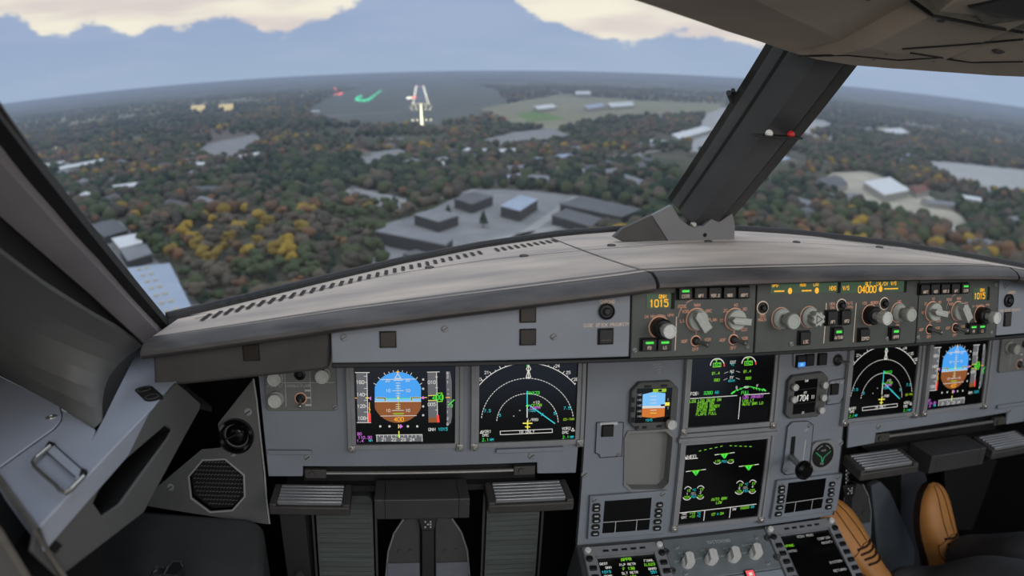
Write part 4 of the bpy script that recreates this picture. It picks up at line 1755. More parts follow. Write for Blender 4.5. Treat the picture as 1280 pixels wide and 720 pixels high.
efis(cE, 'dark display control panel with 1015 readout between the long grey strip and the autopilot panel', False, -.2848, -.1268, dict(
    lcd=((185, 183), (383, 294)), qnh=(313, 200), val=(283, 255), btn=[('CSTR', 505, 177), ('WPT', 630, 173), ('VOR.D', 748, 171), ('NDB', 868, 169), ('ARPT', 986, 168)],
    fd=[('FD', 210, 600), ('LS', 336, 597)], baro=(288, 452), mode=(592, 388), mrot=math.radians(35), rng=(905, 386), rrot=math.radians(84), tog=((586, 563), (895, 552)), ln=((428, 368), (416, 640)), scr=((85, 640), (1005, 606))))
efis(cR, 'dark display control panel with 1015 readout above the far navigation screen', True, .1268, .2848, dict(
    lcd=((826, 132), (938, 224)), qnh=(897, 147), val=(876, 195), btn=[('ARPT', 440, 145), ('NDB', 523, 141), ('VOR.D', 606, 139), ('WPT', 690, 137), ('CSTR', 770, 134)],
    fd=[('FD', 834, 468), ('LS', 904, 464)], baro=(886, 352), mode=(702, 318), mrot=math.radians(35), rng=(492, 322), rrot=math.radians(80), tog=((468, 468), (680, 455)), ln=((800, 300), (788, 470)), scr=((1012, 105), (975, 495), (375, 535))))

# ---- autopilot (flight control) panel
t = face('autopilot_panel', 'dark autopilot control panel with two green readout windows above the centre displays', 'control panel', -.1262, .1262, PANEL_DK)
B = lambda x, y, n=0.: g_uv(cF(x, y), n)
R_ = lambda x, y, n=0.: g_uv(cR(x, y), n)
u0, v0 = B(213, 186)
u1, v1 = B(766, 88)
its = [('SPD', *B(250, 107), .0038), ('---', *B(284, 156), .0062, .0016), ('dot', *B(372, 154), .0030), ('HDG', *B(478, 103), .0038), ('LAT', *B(588, 101), .0038), ('---', *B(508, 152), .0062, .0016),
       ('dot', *B(592, 151), .0030), ('HDG', *B(722, 132), .0046)]
lcd(t, u0, u1, v0 + .001, v1 + .0006, its, name='readout')
u0, v0 = B(787, 180)
u1, v1 = R_(262, 76)
its = [('V/S', *B(830, 130), .0046), ('ALT', *B(1012, 95), .0042), ('LVL/CH', *R_(78, 96), .0040), ('V/S', *R_(172, 92), .0042), ('04000', *B(1004, 141), .0078, .0014), ('dot', *R_(66, 138), .0030), ('-----', *R_(152, 136), .0062, .0015)]
lcd(t, u0, u1, v0 + .001, v1 + .0006, its, name='readout')


def recess_button(fr, u, v, r, parent, name='round_button'):
    b = MB()
    b.lathe(fr, u, v, [(r * 1.22, .0003), (r * 1.04, .0006)], 28, 1)
    b.lathe(fr, u, v, [(r * 1.04, .0004), (r, .002), (r * .8, .002), (r * .72, .0006), (0, .0006)], 24, 0)
    b.lathe(fr, u, v, [(r * .5, .0006), (r * .5, .004), (r * .35, .005), (0, .005)], 20, 0)
    return b.build(name, [BLACK, LEGEND], parent)


for cv__, x, y in ((B, 152, 292), (B, 797, 272), (R_, 100, 258)):
    recess_button(G, *cv__(x, y), .0066, t)
for cv__, x, y, L, star in ((B, 300, 378, .024, 0), (B, 530, 367, .022, 1)):
    u, v = cv__(x, y)
    k = MB()
    k.lathe(G, u, v, [(.0122, 0), (.0122, .005), (.0100, .007), (.0055, .0085)], 32, 1)
    k.lathe(G, u, v, [(.0132, .0003), (.0124, .0006)], 32, 2)
    k.lathe(G, u, v, [(.0050, .006), (.0050, .015)], 20, 0)
    if star:
        k.lathe(G, u, v, [(.0050, .011), (.0098, .012), (.0098, .020), (.0088, .022), (0, .022)], 56, 0, 8, .24)
        k.line(G, [(u - .0035, v + .0045), (u - .0035, v - .0045), (u + .0045, v), (u - .0035, v + .0045)], .0009, .0224, 3)
    else:
        k.lathe(G, u, v, [(.0050, .015), (.0095, .018), (.0095, .028), (.0085, .030), (.0062, .030), (.0058, .0294), (0, .0294)], 48, 0, 24, .04)
    k.build('heading_knob' if star else 'speed_knob', [KNOB, KNOB, LEGEND_P, BLACK], t)
u, v = B(1030, 350)
b = MB()
b.lathe(G, u, v, [(.0132, .0003), (.0122, .0006)], 32, 1)
b.lathe(G, u, v, [(.0118, 0), (.0118, .010), (.0105, .012), (.006, .012)], 32, 0, 24, .05)
k = b.build('altitude_ring', [BLACK, LEGEND_P], t)
round_knob(G.at(u, v, .011), 0, 0, k, .008, .024, .0086, 'altitude_knob', KNOB_LT, flute=20)
u, v = R_(213, 330)
k = MB()
k.lathe(G, u, v, [(.0118, 0), (.0118, .004), (.0095, .007), (.0060, .008)], 32, 1)
k.lathe(G, u, v, [(.0130, .0003), (.0120, .0006)], 32, 2)
k.lathe(G, u, v, [(.0058, .006), (.0058, .014), (.0090, .016), (.0090, .025), (.0080, .027), (.006, .027), (.0056, .0264), (0, .0264)], 48, 0, 24, .04)
k.build('vertical_speed_knob', [KNOB, KNOB, LEGEND_P], t)
for cv__, s_, x, y, l in ((B, 'LOC', 508, 545, None), (B, 'AP1', 730, 380, None), (B, 'AP2', 842, 374, None), (B, 'A/THR', 777, 512, 'g'), (B, 'EXPED', 995, 520, None), (R_, 'APPR', 198, 508, 'g')):
    push_button(G, *cv__(x, y, .007), .0145, .0152 if s_ not in ('AP1', 'AP2') else .0168, t, s_, l, hh=.007, lh=.0036)
its = [('SPD', *B(150, 362), .0033), ('MACH', *B(146, 390), .0033), ('HDG', *B(722, 260), .0033), ('TRK', *B(722, 292), .0033), ('V/S', *B(866, 254), .0033), ('FPA', *B(868, 287), .0033),
       ('100', *B(983, 255), .0033), ('1000', *B(1062, 250), .0033), ('UP', *R_(222, 242), .0033), ('DN', *R_(206, 436), .0033), ('METRIC', *R_(20, 250), .0028), ('PUSH', *R_(318, 296), .0028)]
legends('panel_legend', t, its, LEGEND_P, G)
for q in ([B(672, 255), B(650, 582)], [B(916, 255), B(890, 572)]):
    b = MB()
    b.line(G, q, .0010, .0006)
    b.build('divider_line', LEGEND, t, smooth=0)
for cv__, x, y in ((B, 384, 588), (R_, 120, 545)):
    screw(G, *cv__(x, y), t, .0028)

# ---- grey side strips of the glareshield face
t = thing('glareshield_strip', 'pale grey strip with dark square lamps under the left half of the glareshield', 'control panel', G.p(-.45, 0))
b = MB()
b.prism(G, [(-.6195, .0035), (-.2860, .0025), (-.2860, .082), (-.42, .066), (-.6195, .043)], -.022, 0)
b.build('face_plate', PANEL, t, bevel=.0012)
for x, y in ((485, 424.5), (660, 421.5), (660, 393)):
    u, v = G.uv(x, y, .002)
    b = MB()
    b.boxc(G, u, v, .0185, .0185, 0, .0022, 1)
    b.boxc(G, u, v, .0165, .0165, .0022, .0032, 0)
    b.build('warning_lamp', [mat('dark_lamp_lens', rgb(44, 38, 32), .3), BLACKM], t, bevel=.0005)
for x, y in ((430, 422), (556, 411), (692, 421)):
    screw(G, *G.uv(x, y), t, .0034)
u, v = G.uv(759, 389.5, .004)
b = MB()
b.lathe(G, u, v, [(.0092, 0), (.0092, .004), (.0078, .005), (.0068, .003), (.0045, .003), (.0045, .006), (.003, .007), (0, .007)], 28)
b.build('chrono_button', BLACK, t)
push_button(G, *G.uv(758, 421, .004), .0155, .0155, t, '----', None, mat('faded_legend', rgb(96, 88, 80), .6), name='priority_lamp', hh=.004)
legends('strip_legend', t, [('CHRONO', *G.uv(759, 377), .0034), ('SIDE STICK PRIORITY', *G.uv(758, 406), .0033)], LEGEND, G)
b = MB()
b.prism(G, [(-.6195, -.002), (-.286, -.0035), (.286, -.0035), (.6195, -.002), (.6195, .0035), (.286, .0008), (-.286, .0008), (-.6195, .0035)], -.02, .0006)
b.build('lower_trim', BLACK, t, bevel=.001)

t = thing('glareshield_strip', 'short grey glareshield strip with a chrono button, cut by the picture edge', 'control panel', G.p(.32, 0))
b = MB()
b.prism(G, [(.2860, .0025), (.6195, .0035), (.6195, .043), (.42, .066), (.2860, .082)], -.022, 0)
b.build('face_plate', PANEL, t, bevel=.0012)
u, v = g_uv(cR(1130, 235), .004)
b = MB()
b.lathe(G, u, v, [(.0092, 0), (.0092, .004), (.0078, .005), (.0068, .003), (.0045, .003), (.0045, .006), (.003, .007), (0, .007)], 28)
b.build('chrono_button', BLACK, t)
u, v = g_uv(cR(1117, 388), .003)
b = MB()
b.boxc(G, u, v, .0155, .020, 0, .0022, 1)
b.boxc(G, u, v, .0135, .018, .0022, .0034, 0)
b.build('priority_lamp', [mat('dark_lamp_lens', (0, 0, 0, 1)), BLACKM], t, bevel=.0005)
legends('strip_legend', t, [('CHRONO', *g_uv(cR(1140, 166)), .0034), ('SIDE STICK PRIORITY', *g_uv(cR(1128, 313)), .0030)], LEGEND, G)
screw(G, *g_uv(cR(1090, 115)), t, .0030)

# ---- outboard dark box under the left end of the glareshield
OB = Fr((-.72, .656, .93), (1, .04, 0), (0, .12, 1))
t = thing('glareshield_side_box', 'dark grey box with one small square lens under the left end of the glareshield', 'box', OB.O)
pts = [OB.uv(x, y) for x, y in ((193, 484), (408, 463), (413, 458), (413, 400), (190, 428))]
b = MB()
b.prism(OB, pts, -.05, 0)
b.build('case', TRIM_DK, t, bevel=.004, seg=3)
b = MB()
b.boxc(OB, *OB.uv(314, 441), .0195, .0195, 0, .0012, 1)
b.boxc(OB, *OB.uv(314, 441), .0165, .0175, .0012, .0018, 0)
b.build('lens', [mat('dark_lamp_lens', (0, 0, 0, 1)), BLACKM], t, bevel=.0006)
# ================================================================== pedestal
DP = lambda x, y, n=0.: D.uv(x, y, n)
t = thing('pedestal', 'grey centre pedestal body below the instrument panel', 'pedestal', D.p(0, -.2))
b = MB()
b.box(D, -.2475, .2665, -.62, .016, -.10, -.004)
b.build('top_plate', mat('pedestal_side_paint', rgb(84, 86, 86), .55, noise=.1, nscale=30.), t, bevel=.003)
b = MB()
b.prism(XYZ, [(-.225, .22), (.245, .22), (.245, .845), (-.225, .845)], .02, .30)
b.build('pedestal_body', TRIM_DK, t)


def mcdu(u0, u1, vt, lab, rows, side):
    H = .229
    t = thing('flight_management_unit', lab, 'control unit', D.p((u0 + u1) / 2, vt - H / 2))
    f = D
    w = u1 - u0
    sx = .021
    s0, s1 = u0 + sx, u1 - sx
    st_, sb = vt - .024, vt - .135
    b = MB()
    b.prism(f, [(u0, vt - H), (u1, vt - H), (u1, vt), (u0, vt)], -.004, .008, 0, holes=[[(s0, sb), (s1, sb), (s1, st_), (s0, st_)]])
    b.build('case', PANEL_LT, t, bevel=.0018)
    b = MB()
    b.box(f, s0 - .001, s1 + .001, sb - .001, st_ + .001, -.002, .004)
    b.build('screen', SCREEN, t)
    b = MB()
    for r in rows:
        s_, a, k, h, c, al = r
        u = {'l': s0 + .004, 'c': (s0 + s1) / 2, 'r': s1 - .004}[al] + (s1 - s0) * a
        b.text(f, s_, u, st_ - k, h, .0044, IX[c], h * .16, al)
    b.build('screen_text', [E[k] for k in EK], t, smooth=0)
    for i in range(6):
        for u in (u0 + sx * .5, u1 - sx * .5):
            b = MB()
            v = st_ - .022 - i * .0175
            b.boxc(f, u, v, .0115, .0085, .008, .0125)
            b.build('line_key', BLACK, t, bevel=.001)
            b = MB()
    for i in range(5):
        b = MB()
        b.boxc(f, (u0 + u1) / 2 + (i - 2) * .0165, vt - .012, .010, .004, .008, .0095)
        b.build('annunciator', BLACK, t, bevel=.0006)
    for u in (u0 + .008, u1 - .008):
        b = MB()
        b.lathe(f, u, vt - .009, [(.0058, .008), (.0058, .012), (.004, .0135), (0, .0135)], 16)
        b.build('fastener', KNOB_W, t)
        b = MB()
        b.lathe(f, u + (-.010 if u < (u0 + u1) / 2 else .010) * 0, vt - .026, [(.006, .008), (.006, .011), (.004, .012), (0, .012)], 14)
        b.build('brightness_knob', BLACK, t)
    for i in range(4):
        for j in range(6):
            b = MB()
            b.boxc(f, u0 + w * (j + .75) / 6.5, sb - .018 - i * .019, .014, .012, .008, .012)
            b.build('key', BLACK, t, bevel=.001)
    return t


mcdu(-.2415, -.0965, .0, 'flight management unit with green and cyan APPR page on the pedestal', [
    ('APPR', 0, .006, .0056, 'g', 'c'), ('DEST', 0, .011, .0042, 'w', 'l'), ('FLP RETR', 0, .016, .0042, 'w', 'c'), ('FINAL', 0, .012, .0042, 'w', 'r'), ('QNH', .08, .019, .0042, 'w', 'l'), ('F=138', 0, .0245, .0050, 'g', 'c'), ('ILS23', 0, .020, .0048, 'g', 'r'),
    ('1015', 0, .0275, .0048, 'c', 'l'), ('SLT RETR', 0, .033, .0042, 'w', 'c'), ('BARO', 0, .029, .0042, 'w', 'r'), ('TEMP', .02, .036, .0042, 'w', 'l'), ('S=181', 0, .041, .0050, 'g', 'c'), ('551', 0, .036, .0048, 'c', 'r'), ('12', .02, .044, .0048, 'c', 'l'), ('CLEAN', 0, .049, .0042, 'w', 'c'), ('RADIO', 0, .046, .0042, 'w', 'r'), ('O=204', 0, .056, .0050, 'g', 'c')], 'l')
mcdu(.108, .2585, .006, 'flight management unit with a mostly blank menu page beside the tan shoe', [
    ('MCDU MENU', 0, .006, .0046, 'W', 'c'), ('CONFIG>', 0, .017, .0048, 'W', 'r'), ('<FMGC', 0, .022, .0046, 'g', 'l'), ('MAINT>', 0, .027, .0048, 'W', 'r'), ('<ATSU', 0, .034, .0046, 'W', 'l'), ('SYSTEM>', 0, .070, .0048, 'W', 'r'), ('RETURN>', 0, .088, .0048, 'W', 'r')], 'r')

# switching panel between the two units
t = thing('switching_panel', 'grey-green switching panel with four pale rotary knobs on the pedestal', 'control panel', D.p(0, -.05))
GREEN = mat('pedestal_plate_paint', rgb(112, 120, 122), .5, noise=.12, nscale=40.)
b = MB()
b.prism(D, [(-.0955, -.082), (.107, -.082), (.107, .004), (-.0955, .004)], -.004, .005)
b.build('face_plate', GREEN, t, bevel=.0015)
for i, (x, y, s_) in enumerate(((864, 704, 'ATT HDG'), (893, 700, 'AIR DATA'), (921, 697, 'EIS DMC'), (948, 693, 'ECAM/ND XFR'))):
    u, v = D.uv(x - 5, y, .006)
    pointer_knob(D.at(u, v, .005), 0, 0, t, .0112, .020, math.radians(-8), 'selector_knob', KNOB_W, bar=.62, ring=False)
    legends('knob_legend', t, [(s_, u, v + .0215, .0034, .0056), ('NORM', u, v + .0160, .0032, .0056), ('CAPT', u - .0165, v + .006, .0030, .0056), ('F/O', u + .0165, v + .006, .0030, .0056)], LEGEND_W, D)
legends('panel_title', t, [('SWITCHING', *D.uv(898, 677, .005), .0060, .0056)], LEGEND_W, D)
for x, y in ((846, 684), (945, 672), (857, 717), (960, 704)):
    screw(D, *D.uv(x, y, .005), t, .0038, .005)
for x, y in ((832, 690), (840, 714), (959, 673), (971, 697)):
    b = MB()
    u, v = D.uv(x, y, .005)
    b.lathe(D, u, v, [(.0062, .005), (.0062, .008), (.0042, .009), (.003, .006), (0, .006)], 16)
    b.build('fastener', TRIM_DK, t)
t = thing('emergency_panel', 'pale grey panel with a small red lit button below the switching panel', 'control panel', D.p(0, -.10))
b = MB()
b.prism(D, [(-.0955, -.20), (.107, -.20), (.107, -.0835), (-.0955, -.0835)], -.004, .004)
b.build('face_plate', mat('pale_plate_paint', rgb(140, 148, 154), .5, noise=.1, nscale=40.), t, bevel=.0015)
u, v = D.uv(938, 718, .008)
b = MB()
b.boxc(D, u, v, .018, .018, .004, .009, 1)
b.boxc(D, u, v, .015, .015, .009, .0094, 0)
b.boxc(D, u, v, .006, .006, .0094, .0096, 2)
b.build('warning_button', [E['p'], BLACK, E['w']], t)

# ================================================================== footrests, boxes and pedals
def footrest(u0, u1, lab, skew=0.):
    va, n0, n1 = -.0745, -.008, .050
    t = thing('footrest', lab, 'footrest', P.p((u0 + u1) / 2, va - .04), 'ribbed footrests under the instrument panel')
    A = Fr(P.p(0, va, n0), (1, 0, 0), P.N - .18 * P.V)      # sloping top, V towards the pilot
    A = Fr(A.O, A.U, A.V, np.cross(A.U, A.V) * -1 if np.cross(A.U, A.V)[2] < 0 else np.cross(A.U, A.V))
    L = n1 - n0
    b = MB()
    b.box(A, u0, u1, 0, L, -.018, -.004)
    b.box(A, u0, u0 + .012, 0, L + .002, -.010, .002)
    b.box(A, u1 - .012, u1, 0, L + .002, -.010, .002)
    b.box(A, u0, u1, L - .001, L + .004, -.018, -.002)
    b.build('frame', TRIM_DK, t, bevel=.003)
    b = MB()
    k = 6
    for i in range(k):
        a = .004 + (L - .006) * i / k
        b.box(A, u0 + .0125, u1 - .0125, a, a + (L - .006) / k * .72, -.004, .0035)
    b.build('tread', ALU, t, bevel=.0012)
    return t


footrest(-.757, -.628, 'ribbed grey footrest below the leftmost display unit, next to the octagonal speaker')
footrest(-.410, -.272, 'ribbed grey footrest between the switch plate side of the centre panel and a dark box')
footrest(.272, .412, 'ribbed grey footrest just right of the centre panel, above the left tan shoe')
footrest(.618, .757, 'ribbed grey footrest cut by the right edge, beyond the right dark box')


def dbox(u0, u1, lab):
    t = thing('stowage_box', lab, 'box', P.p((u0 + u1) / 2, -.1))
    b = MB()
    q = [(-.010, -.066), (-.010, -.113), (.052, -.109), (.055, -.073)]
    ring = lambda u: [P.p(u, v, n) for n, v in q]
    e = .016
    for a, c in ((u0, u0 + e), (u0 + e, u1 - e), (u1 - e, u1)):
        A_, B_ = ring(a), ring(c - (.0008 if c < u1 else 0))
        b.loft(A_, B_)
        b.poly(A_[::-1])
        b.poly(B_)
    b.build('body', mat('dark_box_plastic', rgb(58, 58, 58), .5, noise=.12, nscale=30., bump=.1, bscale=500.), t, bevel=.002)
    return t


dbox(-.588, -.440, 'dark box between two footrests, above the empty rudder pedals')
dbox(.440, .592, 'dark box between the two footrests above the right tan shoe')


def heel_mat(u0, u1, lab):
    t = thing('heel_plate', lab, 'heel plate', (0.5 * (u0 + u1), .95, .3))
    f = Fr((0, .955, .50), (1, 0, 0), (0, .18, 1))
    b = MB()
    b.prism(f, rrect(u0, u1, -.46, .03, .012), -.02, 0)
    for i in range(46):
        v = -.45 + i * .0102
        b.box(f, u0 + .004, u1 - .004, v, v + .006, 0, .0016)
    b.build('plate', CARPET, t)
    b = MB()
    for u_ in (u0 - .006, u1 + .006):
        b = MB()
        b.line(f, [(u_, -.46), (u_, .03)], .004, .001)
        b.build('edge_strip', TRIM_DK, t, smooth=0)
    return t


heel_mat(-.703, -.600, 'dark ribbed heel plate under the footrest beside the speaker')
heel_mat(-.392, -.295, 'dark ribbed heel plate next to the pedestal')
heel_mat(.302, .392, 'dark ribbed heel plate hidden behind the shoe right of the pedestal') if False else None
# side liners of the footwells
for nm, q in (('footwell_liner', [(-.765, .93), (-.72, .93), (-.715, 1.2), (-.765, 1.2)]),):
    t = thing(nm, 'dark flat liner between the speaker panel and the left heel plate', 'liner', (-.74, 1., .25))
    b = MB()
    b.prism(XYZ, q, .01, .52)
    b.build('liner_sheet', mat('dark_liner', rgb(52, 52, 52), .6), t)


def pedals(xc, lab, wide=1.):
    """rudder pedal assembly: two curved pedal boards either side of an adjustment column"""
    t = thing('rudder_pedals', lab, 'pedals', (xc, .98, .3))
    f = Fr((xc, .985, .335), (1, 0, 0), (0, .38, 1))
    for s in (-1, 1):
        b = MB()
        prof = [(s * .014, -.345), (s * .083, -.345), (s * .083, -.02), (s * .078, .03), (s * .066, .066), (s * .048, .092), (s * .014, .100)]
        b.prism(f, prof, -.03, 0)
        b.build('pedal', mat('pedal_plastic', rgb(60, 60, 58), .5, noise=.15, nscale=30.), t, bevel=.003)
        b = MB()
        b.box(f, s * .016 if s > 0 else -.080, .080 if s > 0 else -.016, -.30, .008, 0, .004)
        b.build('pedal_pad', mat('pedal_pad_grey', rgb(104, 108, 116), .45, noise=.15, nscale=60.), t, bevel=.001)['label'] = 'paler grey foot pad'
        b = MB()
        for k in (.034, .056):
            b.lathe(f, s * k, .030, [(.0045, 0), (.004, .002), (0, .002)], 12)
        b.build('pedal_rivet', TRIM_DK, t)
        b = MB()
        b.line(f, [(s * .0825, -.30), (s * .0825, -.02), (s * .0775, .03), (s * .0655, .066), (s * .0475, .092)], .003, .0015)
        b.build('pedal_edge', mat('edge_grey', rgb(120, 120, 118), .5), t, smooth=0)
    b = MB()
    b.box(f, -.0125, .0125, -.345, .075, -.02, .012)
    b.prism(f, [(-.013, .074), (.013, .074), (.019, .100), (-.019, .100)], -.02, .016)
    b.build('column', BLACK, t, bevel=.002)
    b = MB()
    b.boxc(f, .0, .087, .017, .014, .016, .0164, 1)
    for i in range(3):
        for j in range(3):
            if (i + j) % 2 == 0 or i == 2:
                b.boxc(f, -.005 + i * .005, .082 + j * .005, .003, .003, .0164, .0168, 0)
    b.build('adjuster_plate', [LEGEND_W, BLACK], t, smooth=0)
    b = MB()
    for i in range(5):
        b.boxc(f, .001 * (-1) ** i, .106 + i * .008, .006, .0045, -.004, .004)
    b.tube([f.p(0, .098, 0), f.p(0, .145, -.004)], .002, 8)
    b.build('adjuster_chain', METAL, t)
    return t


pedals(-.497, 'dark rudder pedals either side of a slim column, with no feet on them')
t = pedals(.425, 'dark rudder pedals between the two tan shoes')

# slanted grey pedal arm and dark liners in the right footwell
t = thing('pedal_arm', 'slanted grey tapered pedal cover left of the right tan shoe', 'cover', (.56, .95, .3))
f = Fr((0, .99, 0), (1, 0, 0), (0, .3, 1))
b = MB()
b.prism(f, [f.uv(x, y) for x, y in ((1086, 622), (1098, 617), (1110, 628), (1126, 660), (1142, 694), (1140, 720), (1100, 720), (1094, 690))], -.02, .004)
b.build('cover', mat('slate_pedal_cover', rgb(92, 98, 104), .5, noise=.12, nscale=60.), t, bevel=.004, seg=3)
t = thing('footwell_partition', 'dark upright partition behind the right tan shoe', 'partition', (.62, 1.1, .3))
f2 = Fr((0, 1.07, 0), (1, 0, 0), (0, .12, 1))
b = MB()
b.prism(f2, [f2.uv(x, y) for x, y in ((1124, 590), (1152, 588), (1156, 600), (1146, 622), (1140, 650), (1158, 790), (1110, 790), (1122, 640))], -.01, .01)
b.build('partition_sheet', mat('dark_slate', rgb(60, 62, 66), .55), t, bevel=.003)
t = thing('footwell_side_cover', 'black angled cover at the far right of the right footwell', 'cover', (1.0, 1., .3))
b = MB()
f3 = Fr((0, 1.16, 0), (1, 0, 0), (0, .05, 1))
b.prism(f3, [f3.uv(x, y) for x, y in ((1178, 585), (1240, 572), (1274, 592), (1232, 640), (1226, 662), (1180, 660))], -.01, .01)
b.build('cover_sheet', mat('near_black', rgb(34, 34, 35), .6), t, bevel=.003)
b = MB()
f4 = Fr((0, 1.0, 0), (1, .15, 0), (0, .1, 1))
b.prism(f4, [f4.uv(x, y) for x, y in ((1262, 617), (1290, 640), (1290, 700), (1232, 660))], -.02, .01)
b.build('lower_cover', mat('dark_slate', (0, 0, 0, 1)), t, bevel=.004)

# ================================================================== speaker panel and side console on the left
SPK = Fr(P.p(0, 0, -.012), P.U, P.V, P.N)
t = thing('speaker_panel', 'dark grey triangular panel with octagonal loudspeaker grille and round air vent', 'panel', SPK.p(-.86, -.05))
oct_ = [SPK.uv(x, y) for x, y in ((254, 576), (281, 575), (304, 594), (305, 620), (290, 637), (263, 639), (240, 622), (237, 596))]
outl = [SPK.uv(x, y) for x, y in ((316, 474), (320, 500), (336, 656), (184, 633), (191, 613), (252, 562), (276, 560), (272, 530))]
VC = SPK.uv(296, 544)
b = MB()
b.prism(SPK, outl, -.004, 0, 0, holes=[oct_])
b.build('face_plate', mat('speaker_panel_paint', rgb(92, 93, 92), .5, noise=.12, nscale=25., bump=.1, bscale=600.), t, bevel=.0015)
ou, ov_ = sum(q[0] for q in oct_) / 8, sum(q[1] for q in oct_) / 8
b = MB()
b.prism(SPK, [(ou + (u - ou) * 1.07, ov_ + (v - ov_) * 1.07) for u, v in oct_], 0, .002, 0, holes=[oct_])
b.build('grille_rim', mat('light_edge_paint', rgb(150, 150, 148), .5), t, bevel=.0008)
b = MB()
b.prism(SPK, [(ou + (u - ou) * 1.02, ov_ + (v - ov_) * 1.02) for u, v in oct_], -.016, -.014, 0)
for i in range(-14, 15):
    for j in range(-10, 11):
        u, v = ou + i * .0058 + (j % 2) * .0029, ov_ + j * .0078
        ok = all((oct_[(k + 1) % 8][0] - oct_[k][0]) * (v - oct_[k][1]) - (oct_[(k + 1) % 8][1] - oct_[k][1]) * (u - oct_[k][0]) < -.0001 for k in range(8))
        if ok:
            b.box(SPK.at(u, v, 0, .45), -.0022, .0022, -.0007, .0007, -.014, -.0125, 1)
b.build('grille', [BLACKM, mat('grille_wire', rgb(96, 94, 90), .5)], t, smooth=0)
b = MB()
b.lathe(SPK, *VC, [(.030, -.003), (.030, .010), (.026, .014), (.022, .010), (.021, -.002), (.012, .006), (0, .010)], 32)
b.build('air_vent', mat('gloss_black', (0, 0, 0, 1)), t)
b = MB()
b.line(SPK, [(VC[0] - .016, VC[1] - .004), (VC[0] + .014, VC[1] + .010)], .003, .0105)
b.build('vent_vane', BLACK, t)
for x, y in ((310, 515), (213, 609), (291, 566)):
    screw(SPK, *SPK.uv(x, y), t, .006)
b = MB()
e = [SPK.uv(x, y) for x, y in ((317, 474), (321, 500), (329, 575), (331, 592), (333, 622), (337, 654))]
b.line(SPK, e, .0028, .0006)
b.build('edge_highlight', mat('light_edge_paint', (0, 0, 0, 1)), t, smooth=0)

# padded console top with the sidestick
CZ = .545
t = thing('side_console', 'dark vinyl-topped side console below the loudspeaker panel', 'console', (-.88, .6, .3))
c = [atZ(x, y, CZ)[:2] for x, y in ((178, 636), (186, 633), (322, 657))]
b = MB()
pts = [(-1.06, .89), (c[2][0] - .02, .878), (c[2][0] + .006, .865), (c[2][0] + .014, .835), (-.728, .55), (-.728, -.1), (-1.06, -.1)]
b.prism(XYZ, pts, .02, CZ)
b.build('console_top', PAD, t, bevel=.016, seg=4)
b = MB()
q = atZ(107, 712, CZ)
b.lathe(Fr((q[0], q[1], CZ), (1, 0, 0), (0, 1, 0)), 0, 0, [(.006, .0005), (.006, .0012), (0, .0012)], 14)
b.build('plug', BLACKM, t)
b = MB()
b.prism(XYZ, [(-.722, .80), (-.705, .80), (-.69, .3), (-.722, .3)], .02, .50)
b.build('knee_pad', PAD, t, bevel=.008, seg=3)

q = atZ(207, 716, .665)
t = thing('sidestick', 'black sidestick grip with a metal-rimmed top rising from the side console', 'sidestick', (q[0], q[1], CZ))
b = MB()
gx, gy = q[0], q[1]
b.lathe(Fr((gx, gy - .03, CZ), (1, 0, 0), (0, 1, 0)), 0, 0, [(.045, 0), (.040, .012), (.028, .03), (.018, .04)], 24)
b.build('boot', BLACKM, t)
b = MB()
b.tube([(gx, gy - .03, CZ + .03), (gx, gy - .022, CZ + .06), (gx + .002, gy - .008, CZ + .095), (gx + .002, gy, CZ + .118)], .017, 16, radii=[.016, .019, .020, .019])
b.build('grip', mat('gloss_black', (0, 0, 0, 1)), t, bevel=0)
b = MB()
top = Fr((gx + .002, gy, CZ + .119), (1, 0, 0), (0, 1, -.15))
b.lathe(top, -.010, -.002, [(.013, -.002), (.013, .004), (.010, .006), (.008, .004), (.004, .005), (0, .006)], 22)
b.build('push_button', mat('stick_button', rgb(70, 70, 70), .3, .6), t)
b = MB()
b.prism(top, [(.000, -.018), (.020, -.016), (.024, .004), (.016, .018), (-.004, .016)], -.010, .009)
b.build('trigger_head', mat('satin_black', rgb(44, 45, 46), .3, .3), t, bevel=.004, seg=3)
b = MB()
b.line(top, [(.002, -.015), (.004, .015), (.014, .016), (.021, .004)], .0016, .0096)
b.build('head_rim', METAL, t, smooth=0)

# ================================================================== ledge and side lining (oxygen mask box) on the left
P2 = np.array((-.80, .642, .921))
PI_ = np.array((-.80, .325, .964))
PG = atZ(118, 535, .935)
LN = np.cross(PI_ - P2, PG - P2)
LN = LN if LN[2] > 0 else -LN
ey = (P2 - PI_) / np.linalg.norm(P2 - PI_)
LG = Fr(P2, np.cross(ey, LN), ey, LN)
led = [LG.uv(x, y) for x, y in ((-30, 455), (0, 470), (36, 488), (75, 510), (112, 531), (119, 536), (117, 545), (128, 525), (176, 430), (221, 478), (46, 662), (-20, 574))]
t = thing('side_ledge', 'blue-grey sloping ledge beneath the side window with a wire latch', 'ledge', P2)
b = MB()
b.prism(LG, led, -.02, 0)
b.build('ledge_top', LINING, t, bevel=.003, seg=3)
# round holes in the strip
hl = Fr(LG.p(0, 0, .0006), LG.U, LG.V, LG.N)
h0, h1 = hl.uv(180, 486), hl.uv(192, 497)
ang = math.atan2(h1[1] - h0[1], h1[0] - h0[0])
fh = hl.at((h0[0] + h1[0]) / 2, (h0[1] + h1[1]) / 2, 0, ang)
Lh = math.hypot(h1[0] - h0[0], h1[1] - h0[1])
b = MB()
b.prism(fh, rrect(-Lh / 2 - .011, Lh / 2 + .011, -.0105, .0105, .0104, 6), -.002, 0)
for s in (-1, 1):
    b.lathe(fh, s * Lh * .42, -.001, [(.0085, .0004), (.0080, .0010), (.0066, .0006)], 18, 1)
b.build('socket_recess', [BLACKM, mat('socket_ring', rgb(70, 68, 66), .4)], t)
